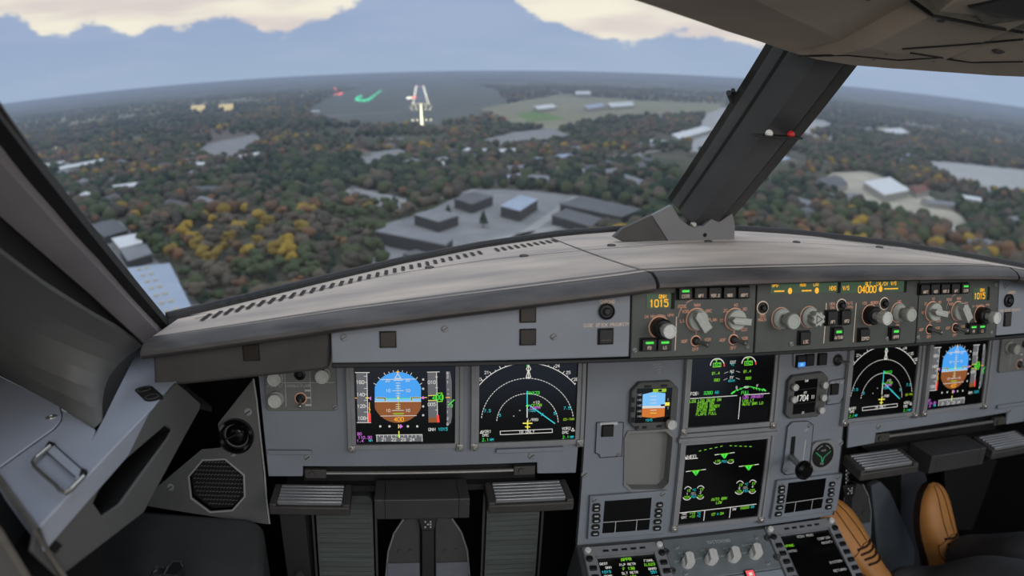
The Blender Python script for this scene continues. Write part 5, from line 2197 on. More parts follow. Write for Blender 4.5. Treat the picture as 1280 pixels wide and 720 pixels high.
# cover plate with one screw
cov = [LG.uv(x, y) for x, y in ((-25, 462), (18, 481), (74, 507), (77, 519), (76, 527), (68, 537), (0, 586), (-30, 606))]
b = MB()
b.prism(LG, cov, 0, .0022)
b.build('cover_plate', mat('cover_plate_paint', rgb(166, 172, 186), .5, noise=.06, nscale=14.), t, bevel=.001)
b = MB()
b.line(LG, cov[2:], .0022, .0008)
b.build('cover_gap', SEAM, t, smooth=0)
b = MB()
b.lathe(LG, *LG.uv(65, 524), [(.0066, .0022), (.006, .0034), (.0035, .0036), (.0030, .0026), (0, .0026)], 18)
b.build('screw', METAL, t)
# wire latch
b = MB()
w_ = [LG.uv(x, y, .006) for x, y in ((62, 558), (44, 573), (41, 578), (43, 583), (50, 590), (70, 607), (75, 613), (82, 616), (88, 612), (104, 596))]
b.tube([LG.p(u, v, .006) for u, v in w_], .0022, 10)
b.build('latch_wire', mat('bright_wire', rgb(200, 198, 190), .25, .9), t)
b = MB()
lp_ = [LG.uv(x, y) for x, y in ((68, 559), (106, 593), (97, 602), (58, 567))]
b.prism(LG, lp_, 0, .003)
b.build('latch_plate', LINING, t, bevel=.0008)
for px_ in (((62, 555), (70, 558), (62, 567), (55, 566)), ((103, 589), (110, 592), (107, 597), (100, 599))):
    b = MB()
    b.prism(LG, [LG.uv(*q) for q in px_], 0, .0034)
    b.build('latch_pivot', BLACKM, t)
b = MB()
b.line(LG, [LG.uv(57, 567), LG.uv(95, 601)], .0012, .0034)
b.line(LG, [LG.uv(68, 559), LG.uv(106, 593)], .0012, .0034)
b.build('latch_seam', SEAM, t, smooth=0)

# inboard face with the grab pocket
P3 = atX(251, 506, -.795)
FI = Fr(P2, (0, 1, -.13), (-.0, .13, 1.), None)
f_pts = [P2 + LG.V * .0, PI_]
XI = -.797
FN = Fr((XI, .6, .9), (0, 1, -.05), (-.12, .05, 1))
fpt = lambda x, y, n=0.: FN.uv(x, y, n)
edge_ = [fpt(x, y) for x, y in ((221, 479), (233, 488), (251, 504), (250, 511), (180, 640), (75, 722), (40, 690), (46, 663))]
pock = [fpt(x, y) for x, y in ((207, 532), (216, 537), (211, 546), (197, 565), (163, 612), (150, 630), (128, 645), (117, 629), (128, 606), (152, 580))]
t = thing('side_lining', 'dark grey lower side lining with a long black grab pocket', 'lining', (XI, .5, .88))
b = MB()
b.prism(FN, edge_, -.004, 0, 0, holes=[pock])
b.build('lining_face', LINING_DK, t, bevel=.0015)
b = MB()
b.prism(FN, [(-.30, -.09), (.16, -.09), (.16, .05), (-.30, .05)], -.05, -.045, 0)
b.prism(FN, pock, -.045, -.004, 0)
MATP = BLACKM
pk = MB()
n_ = len(pock)
ar_ = sum(pock[i - 1][0] * pock[i][1] - pock[i][0] * pock[i - 1][1] for i in range(n_))
ins = [FN.p(u, v, -.004) for u, v in pock]
bot = [FN.p(u, v - .006, -.045) for u, v in pock]
pk.loft(ins, bot)
pk.poly(bot)
pk.build('grab_pocket', MATP, t, smooth=0)
b = MB()
gp = [fpt(x, y, -.008) for x, y in ((170, 594), (192, 582), (168, 606), (162, 612))]
b.prism(FN, gp, -.012, -.003)
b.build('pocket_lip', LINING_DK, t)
b = MB()
b.prism(FN, [fpt(x, y, .001) for x, y in ((70, 676), (78, 682), (70, 692), (62, 686))], -.002, .0012)
b.build('small_socket', BLACKM, t)
# front end of the ledge seen beyond the corner, and the concave lining above it
t = thing('window_side_lining', 'large dark concave lining beside the side window above the ledge', 'lining', (-.86, .55, 1.0))
top_px = ((-40, 282), (0, 316), (60, 360), (120, 397), (150, 413), (178, 432))
bot_px = ((-40, 448), (0, 470), (36, 488), (75, 510), (118, 535), (128, 526))
tp = [np.array((-.838, .24, 1.235))] + [atX(x, y, -.835 - .03 * i / 5.) for i, (x, y) in enumerate(top_px)]
bp_ = [np.array((-.99, .24, .98))] + [LG.p(*LG.uv(x, y, .001), .001) for x, y in bot_px]
b = MB()
rows_ = []
for k in np.linspace(0, 1, 7):
    row = []
    for a, c in zip(tp, bp_):
        q = a * (1 - k) + c * k
        q = q + np.array((-.022, .008, 0)) * math.sin(math.pi * k)
        row.append(q)
    rows_.append(row)
for a, c in zip(rows_, rows_[1:]):
    b.loft(a, c, closed=False)
back = [q + np.array((-.07, .045, .006)) for q in tp]
rim_ = [q + np.array((-.006, .004, .006)) for q in tp]
b.loft(rim_, tp, closed=False)
b.loft(back, rim_, closed=False)
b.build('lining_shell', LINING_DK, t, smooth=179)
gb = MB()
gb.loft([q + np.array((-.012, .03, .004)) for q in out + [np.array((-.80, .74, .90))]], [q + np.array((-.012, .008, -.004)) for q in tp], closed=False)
gb.build('gap_filler', BLACKM, t, smooth=0)  # black sheet added to fill the dark gap between post and lining
b = MB()
e_ = [atX(x, y, XI - .002) for x, y in ((178, 432), (221, 478), (251, 504))]
e_ = [LG.p(*LG.uv(176, 430), 0), P2, FN.p(*fpt(251, 504), 0), FN.p(*fpt(250, 511), 0)]
bk = [q + np.array((-.02, .10, -.06)) for q in e_]
b.loft(e_, bk, closed=False)
b.build('lining_end', BLACKM, t, smooth=0)

# aft trim strip and the next panel at the lower left
t = thing('aft_lining', 'grey lining panel with a pale edge strip at the lower left corner', 'lining', (-.8, .3, .9))
b = MB()
g0 = [LG.p(*LG.uv(x, y), 0) for x, y in ((-30, 560), (0, 600), (46, 664))]
g1 = [FN.p(*fpt(x, y), 0) for x, y in ((79, 722),)]
a_ = g0 + g1
b.tube(a_, .0035, 8)
b.build('edge_strip', mat('strip_grey', rgb(110, 106, 100), .45, noise=.2, nscale=60.), t)
b = MB()
vals = [atX(x, y, -.79) for x, y in ((-20, 640), (0, 668), (20, 700), (40, 732))]
low_ = [np.array((-.79, .30, .56)), np.array((-.79, -.6, .56)), np.array((-.79, -.6, 1.02))]
loop_ = vals + low_
out_ = [q + np.array((-.03, 0, 0)) for q in loop_]
b.poly(loop_)
b.poly(out_[::-1])
b.loft(out_, loop_)
topa = [vals[0], low_[2], low_[2] + np.array((-.2, 0, -.03)), vals[0] + np.array((-.2, 0, -.03))]
b.poly(topa)
b.build('aft_panel', mat('aft_panel_paint', rgb(104, 102, 100), .5), t, smooth=0)
b = MB()
b.tube(vals[:4], .003, 8)
b.build('edge_strip', mat('strip_grey', (0, 0, 0, 1)), t)
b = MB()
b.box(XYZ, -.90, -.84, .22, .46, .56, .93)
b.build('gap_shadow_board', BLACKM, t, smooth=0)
# ================================================================== the other pilot: trousers and tan shoes
t = None


def skin_limb(name, m, chains, parent=None, sub=2):
    """a continuous surface grown on a skeleton of joints: chains of (x, y, z, radius)"""
    verts, edges, rad, key = [], [], [], {}
    for ch in chains:
        prev = None
        for q in ch:
            k = tuple(round(c, 4) for c in q[:3])
            if k not in key:
                key[k] = len(verts)
                verts.append(q[:3])
                rad.append(q[3])
            if prev is not None and prev != key[k]:
                edges.append((prev, key[k]))
            prev = key[k]
    off = np.array(parent.location) if parent else np.zeros(3)
    me = bpy.data.meshes.new(name)
    me.from_pydata([tuple(np.array(v) - off) for v in verts], edges, [])
    o = bpy.data.objects.new(name, me)
    COL.objects.link(o)
    o.parent = parent
    md = o.modifiers.new('skin', 'SKIN')
    md.use_smooth_shade = True
    for i, sv_ in enumerate(me.skin_vertices[0].data if me.skin_vertices else []):
        sv_.radius = (rad[i], rad[i])
        sv_.use_root = i == 0
    s = o.modifiers.new('sub', 'SUBSURF')
    s.levels = s.render_levels = sub
    return o, verts, rad


def cent(x, y, Y):
    return tuple(atY(x, y, Y))


PEL = (.60, -.22, .50)
LEG_R = [cent(1192, 694, .872) + (.050,), cent(1238, 700, .77) + (.058,), cent(1300, 704, .63) + (.066,), (.745, .42, .60, .075)]
LEG_L = [cent(1104, 727, .86) + (.048,), cent(1160, 741, .78) + (.056,), cent(1230, 730, .67) + (.064,), (.50, .40, .58, .075)]
chains = [[PEL + (.14,), (.68, -.12, .50, .11), (.72, .18, .57, .088), LEG_R[3], LEG_R[2], LEG_R[1], LEG_R[0]],
          [PEL + (.14,), (.53, -.12, .50, .11), (.51, .18, .56, .088), LEG_L[3], LEG_L[2], LEG_L[1], LEG_L[0]],
          [PEL + (.14,), (.60, -.26, .66, .13)]]
person, _, _ = skin_limb('person', CLOTH, chains)
person.data.materials.append(CLOTH)
tag(person, 'seated pilot on the right in dark trousers and tan lace-up shoes, feet on the pedals', 'person')


def shoe(toe, heel_dir, side, roll=0., L=.29):
    """side +1 for a right foot; toe: tip point, heel_dir: unit vector heel to toe"""
    f = np.array(heel_dir, float)
    f /= np.linalg.norm(f)
    up = np.array((0, -.8, .6)) + np.array((roll, 0, 0))
    up -= f * (up @ f)
    up /= np.linalg.norm(up)
    x = np.cross(f, up)
    H = np.array(toe) - f * L
    fr = Fr(H, x, f, up)
    # (s, centre shift, half width, height of the upper, sole half width)
    prof = [(0., 0, .016, .055, .020), (.03, 0, .027, .078, .030), (.10, 0, .034, .092, .036), (.20, 0, .035, .100, .037), (.30, .001, .035, .098, .037), (.40, .003, .036, .086, .039), (.50, .005, .041, .072, .044),
            (.60, .006, .046, .062, .049), (.70, .005, .049, .054, .051), (.80, .002, .047, .047, .049), (.88, -.001, .041, .041, .043), (.94, -.003, .032, .034, .034), (.98, -.004, .020, .026, .023), (1., -.004, .007, .018, .010)]
    K = 15

    def sec(s, lift=0., full=False):
        a = [np.interp(s, [p[0] for p in prof], [p[i] for p in prof]) for i in (1, 2, 3)]
        return a

    def surf(s, ph, lift=0.):
        c, w, h = sec(s)
        e = .75 if s > .35 else .6
        cx, sy = math.cos(ph), math.sin(ph)
        return fr.p(side * -c + (w + lift) * math.copysign(abs(cx) ** e, cx), s * L, .012 + (h - .012 + lift) * abs(sy) ** .8)

    t = MB()
    rows = [[surf(p[0], math.pi * i / (K - 1)) for i in range(K)] for p in prof]
    fine = []
    for i in range(40):
        s = i / 39.
        fine.append([surf(s, math.pi * k / (K - 1)) for k in range(K)])
    for a, c in zip(fine, fine[1:]):
        t.loft(c, a, closed=False)
    t.poly(fine[0])
    t.poly(fine[-1][::-1])
    o = t.build('shoe', TAN, person, smooth=60)
    o['label'] = 'tan leather lace-up shoe'
    so = MB()
    pr = [(np.interp(s, [p[0] for p in prof], [p[4] for p in prof]), side * -np.interp(s, [p[0] for p in prof], [p[1] for p in prof]), s) for s in np.linspace(0, 1, 26)]
    out = [(c + w, s * L) for w, c, s in pr] + [(c - w, s * L) for w, c, s in pr[::-1]]
    so.prism(fr, out, -.006, .013)
    so.build('sole', mat('dark_sole', rgb(46, 34, 26), .6), o)
    la = MB()
    for i in range(4):
        s = .455 + i * .043
        q = [surf(s + .012 * math.cos(k * 1.2), ph, .0022) for k, ph in enumerate((1.95, 1.75, 1.57, 1.38, 1.18))]
        la.tube(q, .0026, 8)
    la.build('laces', LACE, o)
    stt = MB()
    def stitch(pts):
        q = [surf(s, ph, .0006) for s, ph in pts]
        stt.tube(q, .0010, 6)
    stitch([(s, 1.57 + .16) for s in np.linspace(.60, .985, 14)])
    stitch([(s, 1.57 - .16) for s in np.linspace(.60, .985, 14)])
    stitch([(.60 - .05 * abs(k), 1.57 + k * .9) for k in np.linspace(-1, 1, 15)])
    for sg in (-1, 1):
        stitch([(.55 - .0 * k, 1.57 + sg * (.9 - .0)) for k in (0, 1)] and [(.56 - .22 * k, 1.57 + sg * (.85 - .25 * k + .25 * math.sin(3.1 * k))) for k in np.linspace(0, 1, 12)])
    stt.build('stitching', LACE, o)
    return o


shoe(atY(1157, 604, 1.0), (-.20, .45, .87), 1, .10)
shoe(atY(1027, 624, 1.0), (-.40, .47, .78), -1, .25)
# ================================================================== the land outside, 120 m below
GZ = -120.


def gxy(px, py):
    q = atZ(px, py, GZ)
    return float(q[0]), float(q[1])


def pix_of(x, y, z=GZ):
    d = np.stack([x - CAM[0], y - CAM[1], np.full_like(x, z) - CAM[2]], -1) if isinstance(x, np.ndarray) else np.array((x, y, z)) - CAM
    a, b_, c = d @ CR, d @ CU, d @ CF
    rr = np.hypot(a, b_)
    th = np.arctan2(rr, c)
    rho = F_PX * (th + K_PX * th ** 3)
    return 640 + PX0 + rho * a / rr, 360 - rho * b_ / rr


def node_ground():
    m = bpy.data.materials.new('distant_woodland_ground')
    m.use_nodes = True
    t = m.node_tree
    b = t.nodes['Principled BSDF']
    b.inputs['Roughness'].default_value = .95
    b.inputs['Specular IOR Level'].default_value = .05
    c = t.nodes.new('ShaderNodeTexCoord')

    def noise(sc, det, lo, hi, stretch=None):
        src = c.outputs['Object']
        if stretch:
            mp_ = t.nodes.new('ShaderNodeMapping')
            mp_.inputs['Scale'].default_value = stretch
            t.links.new(src, mp_.inputs[0])
            src = mp_.outputs[0]
        n = t.nodes.new('ShaderNodeTexNoise')
        n.inputs['Scale'].default_value = sc
        n.inputs['Detail'].default_value = det
        t.links.new(src, n.inputs['Vector'])
        r = t.nodes.new('ShaderNodeMapRange')
        r.inputs[1].default_value = lo
        r.inputs[2].default_value = hi
        t.links.new(n.outputs[0], r.inputs[0])
        return r.outputs[0]

    def mix(f, a, q):
        x = t.nodes.new('ShaderNodeMix')
        x.data_type = 'RGBA'
        for s_, v in ((x.inputs[0], f), (x.inputs[6], a), (x.inputs[7], q)):
            if isinstance(v, tuple):
                s_.default_value = v
            else:
                t.links.new(v, s_)
        return x.outputs[2]

    base = mix(noise(.02, 6, .35, .65), rgb(70, 74, 62), rgb(104, 98, 84))
    base = mix(noise(.006, 5, .50, .62), base, rgb(86, 92, 70))
    base = mix(noise(.0035, 6, .60, .66, (1, .35, 1)), base, rgb(170, 166, 162))
    base = mix(noise(.0016, 5, .60, .68, (1, .3, 1)), base, rgb(146, 140, 116))
    t.links.new(base, b.inputs['Base Color'])
    return m


gm = MB()
gm.poly([(-32000, -2000, GZ), (32000, -2000, GZ), (32000, 34000, GZ), (-32000, 34000, GZ)])
g = struct(gm.build('ground', node_ground(), smooth=0))
g['label'] = 'wooded suburban land below the aircraft'

LOT = mat('grey_paved_lot', rgb(150, 148, 146), .9, noise=.25, nscale=.05)
ROADM = mat('pale_road', rgb(172, 168, 162), .9, noise=.1, nscale=.05)
SAND = mat('sandy_clearing', rgb(196, 186, 164), .95, noise=.25, nscale=.03)
GRASSM = mat('mown_grass', rgb(112, 142, 74), .95, noise=.3, nscale=.02)
WATER = mat('pale_gravel_flat', rgb(180, 178, 174), .8, noise=.15, nscale=.02)
ASPH = mat('runway_asphalt', rgb(120, 122, 126), .9, noise=.15, nscale=.02)
FIELD = mat('dry_field', rgb(150, 146, 116), .95, noise=.3, nscale=.01)
DKWOOD = mat('bare_brown_field', rgb(112, 100, 90), .95, noise=.3, nscale=.02)

CLEAR = []


def ground_patch(name, pxs, m, z=.15, clear=True, lab=None):
    q = [gxy(*p) for p in pxs]
    b = MB()
    b.poly([(x, y, GZ + z) for x, y in q] if sum(q[i - 1][0] * q[i][1] - q[i][0] * q[i - 1][1] for i in range(len(q))) > 0 else [(x, y, GZ + z) for x, y in q[::-1]])
    o = struct(b.build(name, m, smooth=0))
    if lab:
        o['label'] = lab
    if clear:
        CLEAR.append(np.array(q))
    return o


def road(pxs, w, m=ROADM, z=.3):
    q = [np.array(gxy(*p)) for p in pxs]
    b = MB()
    L, R_2 = [], []
    for i, a in enumerate(q):
        d = q[min(i + 1, len(q) - 1)] - q[max(i - 1, 0)]
        d /= np.linalg.norm(d)
        n = np.array((-d[1], d[0]))
        L.append(a + n * w / 2)
        R_2.append(a - n * w / 2)
    for i in range(len(q) - 1):
        b.poly([(*R_2[i], GZ + z), (*R_2[i + 1], GZ + z), (*L[i + 1], GZ + z), (*L[i], GZ + z)])
    o = struct(b.build('road', m, smooth=0))
    CLEAR.append(np.array(L + R_2[::-1]))
    return o


ground_patch('paved_lot', ((455, 345), (478, 300), (470, 284), (500, 274), (540, 262), (590, 236), (660, 238), (720, 244), (800, 262), (810, 276), (760, 290), (640, 322), (560, 350), (480, 366)), LOT)
ground_patch('paved_lot', ((418, 250), (440, 232), (520, 252), (500, 262)), LOT, .16)
ground_patch('paved_lot', ((112, 282), (150, 276), (200, 330), (215, 338), (262, 396), (240, 420), (180, 400)), LOT, .16)
ground_patch('paved_lot', ((250, 188), (268, 172), (318, 168), (330, 176), (300, 196), (262, 200)), LOT, .17)
ground_patch('paved_lot', ((446, 206), (452, 192), (500, 186), (512, 194), (470, 208)), LOT, .17)
ground_patch('field', ((600, 136), (700, 118), (800, 126), (900, 130), (905, 142), (840, 146), (760, 150), (700, 162), (640, 158)), FIELD, .18, True)
ground_patch('lawn', ((646, 144), (668, 138), (700, 146), (704, 150), (660, 152)), GRASSM, .3)
ground_patch('lawn', ((600, 176), (640, 166), (690, 160), (720, 172), (660, 182), (610, 184)), LOT, .22)
ground_patch('clearing', ((862, 190), (872, 160), (884, 142), (906, 134), (918, 142), (900, 160), (886, 190)), WATER, .2)
ground_patch('clearing', ((1020, 232), (1040, 216), (1082, 214), (1130, 232), (1160, 244), (1210, 276), (1216, 294), (1180, 290), (1150, 276), (1110, 268), (1060, 252)), SAND, .2)
ground_patch('clearing', ((1146, 200), (1200, 204), (1290, 214), (1290, 246), (1240, 240), (1190, 226)), WATER, .2)
ground_patch('airfield', ((400, 150), (380, 140), (420, 118), (470, 104), (560, 98), (620, 112), (640, 134), (600, 148), (545, 158), (430, 158)), mat('airfield_grass', rgb(96, 100, 92), .95, noise=.25, nscale=.008), .14)
ground_patch('field', ((180, 176), (240, 164), (330, 152), (420, 146), (430, 152), (330, 166), (230, 186)), DKWOOD, .18, False)
ground_patch('field', ((60, 150), (200, 128), (330, 116), (400, 112), (420, 118), (330, 126), (200, 142), (80, 164)), FIELD, .16, False)
ground_patch('field', ((960, 152), (1030, 150), (1045, 160), (1000, 172), (965, 170)), WATER, .18)
ground_patch('field', ((1100, 158), (1150, 164), (1130, 170), (1090, 164)), FIELD, .16, False)
road([(560, 360), (610, 318), (660, 290), (722, 246)], 9)
road([(440, 236), (520, 256), (600, 236), (660, 214), (760, 200)], 8)
road([(480, 306), (560, 314), (640, 296), (720, 280), (800, 268)], 7)
road([(120, 280), (160, 318), (200, 366), (230, 410)], 7)
road([(840, 186), (700, 206), (600, 236)], 7)
road([(1040, 252), (1100, 256), (1160, 268), (1290, 330)], 7)
road([(20, 200), (130, 180), (260, 160), (420, 144), (500, 140)], 16)
road([(330, 262), (420, 250), (440, 236)], 6)

# ---- runway, its lights and the airfield marker lights
r0, r1 = np.array(gxy(527, 150)), np.array(gxy(524.5, 106))
rd = (r1 - r0) / np.linalg.norm(r1 - r0)
rn = np.array((-rd[1], rd[0]))
thr = np.array(gxy(526, 131))
end = thr + rd * 3100
b = MB()
b.poly([(*(thr - rn * 26), GZ + .5), (*(end - rn * 26), GZ + .5), (*(end + rn * 26), GZ + .5), (*(thr + rn * 26), GZ + .5)])
rw = struct(b.build('road_runway', ASPH, smooth=0))
rw['label'] = 'runway ahead'
LIGHTS = {}


def lamp_at(xy, colour, r, name='approach_light', lab='', grp='', z=3.):
    key = (name, colour)
    if key not in LIGHTS:
        b = MB()
        f = XYZ
        b.lathe(f, 0, 0, [(0, -1.)] + [(math.sin(a), -math.cos(a)) for a in (math.pi * i / 6 for i in range(1, 6))] + [(0, 1.)], 10)
        b.tube([(0, 0, -1.), (0, 0, -3.)], .15, 6)
        o = b.build(name, GLOWS[colour])
        LIGHTS[key] = o
    else:
        o = LIGHTS[key].copy()
        COL.objects.link(o)
    o.location = (xy[0], xy[1], GZ + z)
    o.scale = (r, r, r)
    tag(o, lab, 'airfield light', grp)
    return o


GLOWS = {'w': glow('approach_lamp_white', (1., .93, .62, 1), 3.2), 'W': glow('runway_lamp_white', (1., .95, .8, 1), 3.0), 'r': glow('lamp_red', (1., .16, .12, 1), 2.2), 'g': glow('lamp_green', (.06, .85, .42, 1), 1.5), 'o': glow('lamp_warm', (1., .82, .42, 1), 1.6)}
for i in range(16):
    p_ = thr - rd * (40 + i * 62)
    lamp_at(p_, 'w', 2.6, lab='pale yellow approach light on the centreline before the runway', grp='centreline approach lights')
for k, hw in ((1, 34), (2, 28), (5, 22)):
    for s in (-2, -1, 1, 2):
        p_ = thr - rd * (40 + k * 150) + rn * s * hw * .5
        lamp_at(p_, 'w', 1.6, 'crossbar_light', 'pale approach light on a crossbar beside the centreline', 'approach crossbar lights')
for s in (-1, 1):
    for i in range(26):
        p_ = thr + rd * (i * 118) + rn * s * 28
        lamp_at(p_, 'W', 1.7 + i * .10, 'runway_edge_light', 'white runway edge light beyond the threshold', 'runway edge lights')
for i in range(7):
    lamp_at(thr + rn * (i - 3) * 10, 'o', 2.6, 'threshold_light', 'warm light in the bar across the runway threshold', 'threshold lights')
    lamp_at(end + rn * (i - 3) * 9, 'r', 2.2, 'runway_end_light', 'red light at the far end of the runway', 'runway end lights')
for i, (px, py, c) in enumerate(((510, 123.5, 'W'), (513.5, 123.3, 'W'), (516.5, 123., 'r'), (519, 122.8, 'r'))):
    lamp_at(gxy(px, py), c, 6.0, 'glide_path_light_' + ('white' if c == 'W' else 'red'), '%s glide path light left of the runway threshold' % ('white' if c == 'W' else 'red'), '%s glide path lights' % ('white' if c == 'W' else 'red'))
for px, py in ((446, 126), (450, 126.5), (455, 127), (460, 126), (464, 123.5), (468, 120.5), (472, 117.5), (475, 115), (447, 123), (451, 121.5)):
    lamp_at(gxy(px, py), 'g', 8.0, 'taxiway_light', 'green taxiway light left of the runway', 'green taxiway lights')
for px, py in ((418, 110.5), (420, 113), (422, 116), (424, 119), (419, 119), (427, 117.5)):
    lamp_at(gxy(px, py), 'r', 8.0, 'stop_bar_light', 'red stop bar light far left of the runway', 'red stop bar lights')
for px, py in ((60, 182), (70, 186), (80, 190), (88, 193), (96, 192), (104, 190), (120, 236), (128, 243), (135, 250), (82, 186)):
    lamp_at(gxy(px, py), 'o', 1.5, 'street_light', 'warm street light in the houses at the far left', 'street lights in the suburb')

# ---- buildings
ROOFS = {'grey': mat('grey_flat_roof', rgb(140, 140, 142), .8, noise=.2, nscale=.08), 'dark': mat('dark_flat_roof', rgb(104, 104, 106), .85, noise=.2, nscale=.08), 'blue': mat('blue_grey_roof', rgb(168, 180, 198), .6, noise=.15, nscale=.06),
         'white': mat('white_roof', rgb(222, 222, 220), .7), 'red': mat('brown_red_roof', rgb(120, 78, 66), .8)}
WALLS = {'dark': mat('dark_building_wall', rgb(66, 66, 68), .8), 'pale': mat('pale_building_wall', rgb(158, 156, 150), .8), 'lit': glow('lit_facade', (1., .80, .40, 1), .9)}


def building(c, h, roof, wall, lab, pitched=False, lights=0, grp=None):
    """c: four ground corners in order"""
    c = [np.array(q, float) for q in c]
    if sum(c[i - 1][0] * c[i][1] - c[i][0] * c[i - 1][1] for i in range(4)) < 0:
        c = c[::-1]
    ctr_ = sum(c) / 4
    t = thing('building', lab, 'building', (*ctr_, GZ), grp)
    b = MB()
    lo = [(*q, GZ) for q in c]
    hi = [(*q, GZ + h) for q in c]
    b.loft(lo, hi)
    b.build('wall', WALLS[wall], t, smooth=0)
    b = MB()
    ov_ = [(*(ctr_ + (q - ctr_) * 1.03), GZ + h) for q in c]
    if pitched:
        m0, m1 = (c[0] + c[3]) / 2, (c[1] + c[2]) / 2
        k0, k1 = (*m0, GZ + h + pitched), (*m1, GZ + h + pitched)
        b.poly([ov_[0], ov_[1], k1, k0])
        b.poly([ov_[2], ov_[3], k0, k1])
        b.poly([ov_[3], ov_[0], k0])
        b.poly([ov_[1], ov_[2], k1])
    else:
        tp_ = [(q[0], q[1], GZ + h + .8) for q in ov_]
        b.poly(tp_)
        b.loft(ov_, tp_)
    b.build('roof', ROOFS[roof], t, smooth=0)
    if lights:
        e1, e2 = c[1] - c[0], c[3] - c[0]
        for i in range(lights):
            for j in (.35, .62):
                q = c[0] + e1 * j + e2 * ((i + .6) / (lights + .2))
                b = MB()
                b.box(XYZ.at(*q, GZ + h), -1.1, 1.1, -1.1, 1.1, .8, 1.6)
                b.build('roof_light', mat('roof_light_dome', rgb(190, 180, 140), .4), t, smooth=0)
    CLEAR.append(np.array([ctr_ + (q - ctr_) * 1.15 for q in c]))
    return t


def bpx(pxs, h):
    """roof outline in the photograph, brought down to the ground"""
    q = [atZ(x, y, GZ + h)[:2] for x, y in pxs]
    return q


def inside_one(poly, x, y):
    r = False
    for i in range(len(poly)):
        (x0, y0), (x1, y1) = poly[i - 1], poly[i]
        if (y0 > y) != (y1 > y) and x < (x1 - x0) * (y - y0) / (y1 - y0 + 1e-12) + x0:
            r = not r
    return r


BL = [
    (((160, 337), (212, 331), (242, 392), (198, 402)), 9, 'blue', 'pale', 'large pale blue-grey warehouse roof with small domes at the lower left window corner', 0, 7),
    (((112, 282), (142, 275), (160, 288), (130, 297)), 6, 'dark', 'dark', 'dark flat-roofed shed at the left, furthest of its row of three', 0, 0),
    (((140, 299), (170, 293), (178, 304), (150, 311)), 6, 'white', 'pale', 'white-roofed shed in the row of three at the left', 0, 0),
    (((150, 312), (182, 306), (190, 318), (160, 327)), 6, 'grey', 'dark', 'grey-roofed shed nearest the large warehouse at the left', 0, 0),
    (((470, 290), (490, 283), (566, 298), (556, 307)), 9, 'grey', 'dark', 'longest low grey-roofed building above the glareshield slots', 0, 0),
    (((518, 269), (546, 261), (573, 270), (548, 278)), 8, 'grey', 'dark', 'squarish grey-roofed building behind the longest low building', 0, 0),
    (((568, 249), (592, 241), (616, 246), (590, 256)), 8, 'dark', 'dark', 'dark-roofed building at the back of the industrial yard', 0, 0),
    (((626, 258), (650, 245), (672, 250), (650, 264)), 9, 'blue', 'dark', 'pale blue-roofed hall in the industrial yard by the diagonal road', 0, 0),
    (((700, 256), (728, 246), (800, 262), (776, 272)), 7, 'dark', 'dark', 'wide dark-roofed building near the foot of the centre post', 0, 0),
    (((690, 270), (708, 262), (752, 274), (738, 284)), 7, 'dark', 'dark', 'dark shed in front of the wide building near the centre post', 0, 0),
    (((504, 318), (520, 313), (536, 318), (520, 324)), 5, 'dark', 'dark', 'small dark hut just above the slots of the glareshield', 0, 0),
    (((74, 209), (128, 199), (130, 202), (76, 212)), 8, 'white', 'pale', 'long thin white-roofed hall at the far left', 0, 0),
    (((1020, 224), (1044, 219), (1060, 230), (1036, 236)), 7, 'dark', 'pale', 'dark-roofed house right of the centre post by the sandy clearing', 3, 0),
    (((1080, 228), (1112, 222), (1136, 238), (1106, 244)), 8, 'white', 'pale', 'white-roofed hall in the sandy clearing right of the centre post', 0, 0),
    (((1134, 234), (1150, 231), (1162, 238), (1146, 242)), 6, 'red', 'pale', 'small red-roofed house beside the white hall', 3, 0),
    (((840, 168), (880, 158), (890, 162), (850, 174)), 8, 'white', 'pale', 'pale building beside the gravel strip left of the centre post', 0, 0),
    (((720, 114), (738, 114), (738, 118), (720, 118)), 14, 'white', 'pale', 'white hall on the horizon right of the runway', 0, 0),
    (((1100, 162), (1126, 160), (1136, 166), (1112, 168)), 8, 'white', 'pale', 'white-roofed building in the distant woods at the right', 0, 0),
    (((668, 133), (690, 130), (696, 134), (674, 137)), 10, 'white', 'pale', 'white building behind the bright green lawn', 0, 0),
    (((730, 132), (752, 129), (756, 133), (736, 136)), 10, 'blue', 'pale', 'bluish building right of the bright green lawn', 0, 0),
    (((760, 129), (790, 127), (792, 132), (764, 134)), 10, 'white', 'pale', 'wide white building right of the bluish building', 0, 0),
]
for pxs, h, rf, wl_, lab, pit, li in BL:
    building(bpx(pxs, h), h, rf, wl_, lab, pit, li)
for px, py, w, lab, wl_ in ((248, 139, 26, 'brightly lit yellow building on the plain at the left', 'lit'), (283, 138, 26, 'wider dimly lit building right of the bright yellow one', 'lit'), (172, 141, 16, 'small white building far left on the plain', 'pale')):
    x, y = gxy(px, py)
    t = building([(x - w, y - 16), (x + w, y - 16), (x + w, y + 16), (x - w, y + 16)], 26 if wl_ == 'lit' else 16, 'white', wl_, lab)

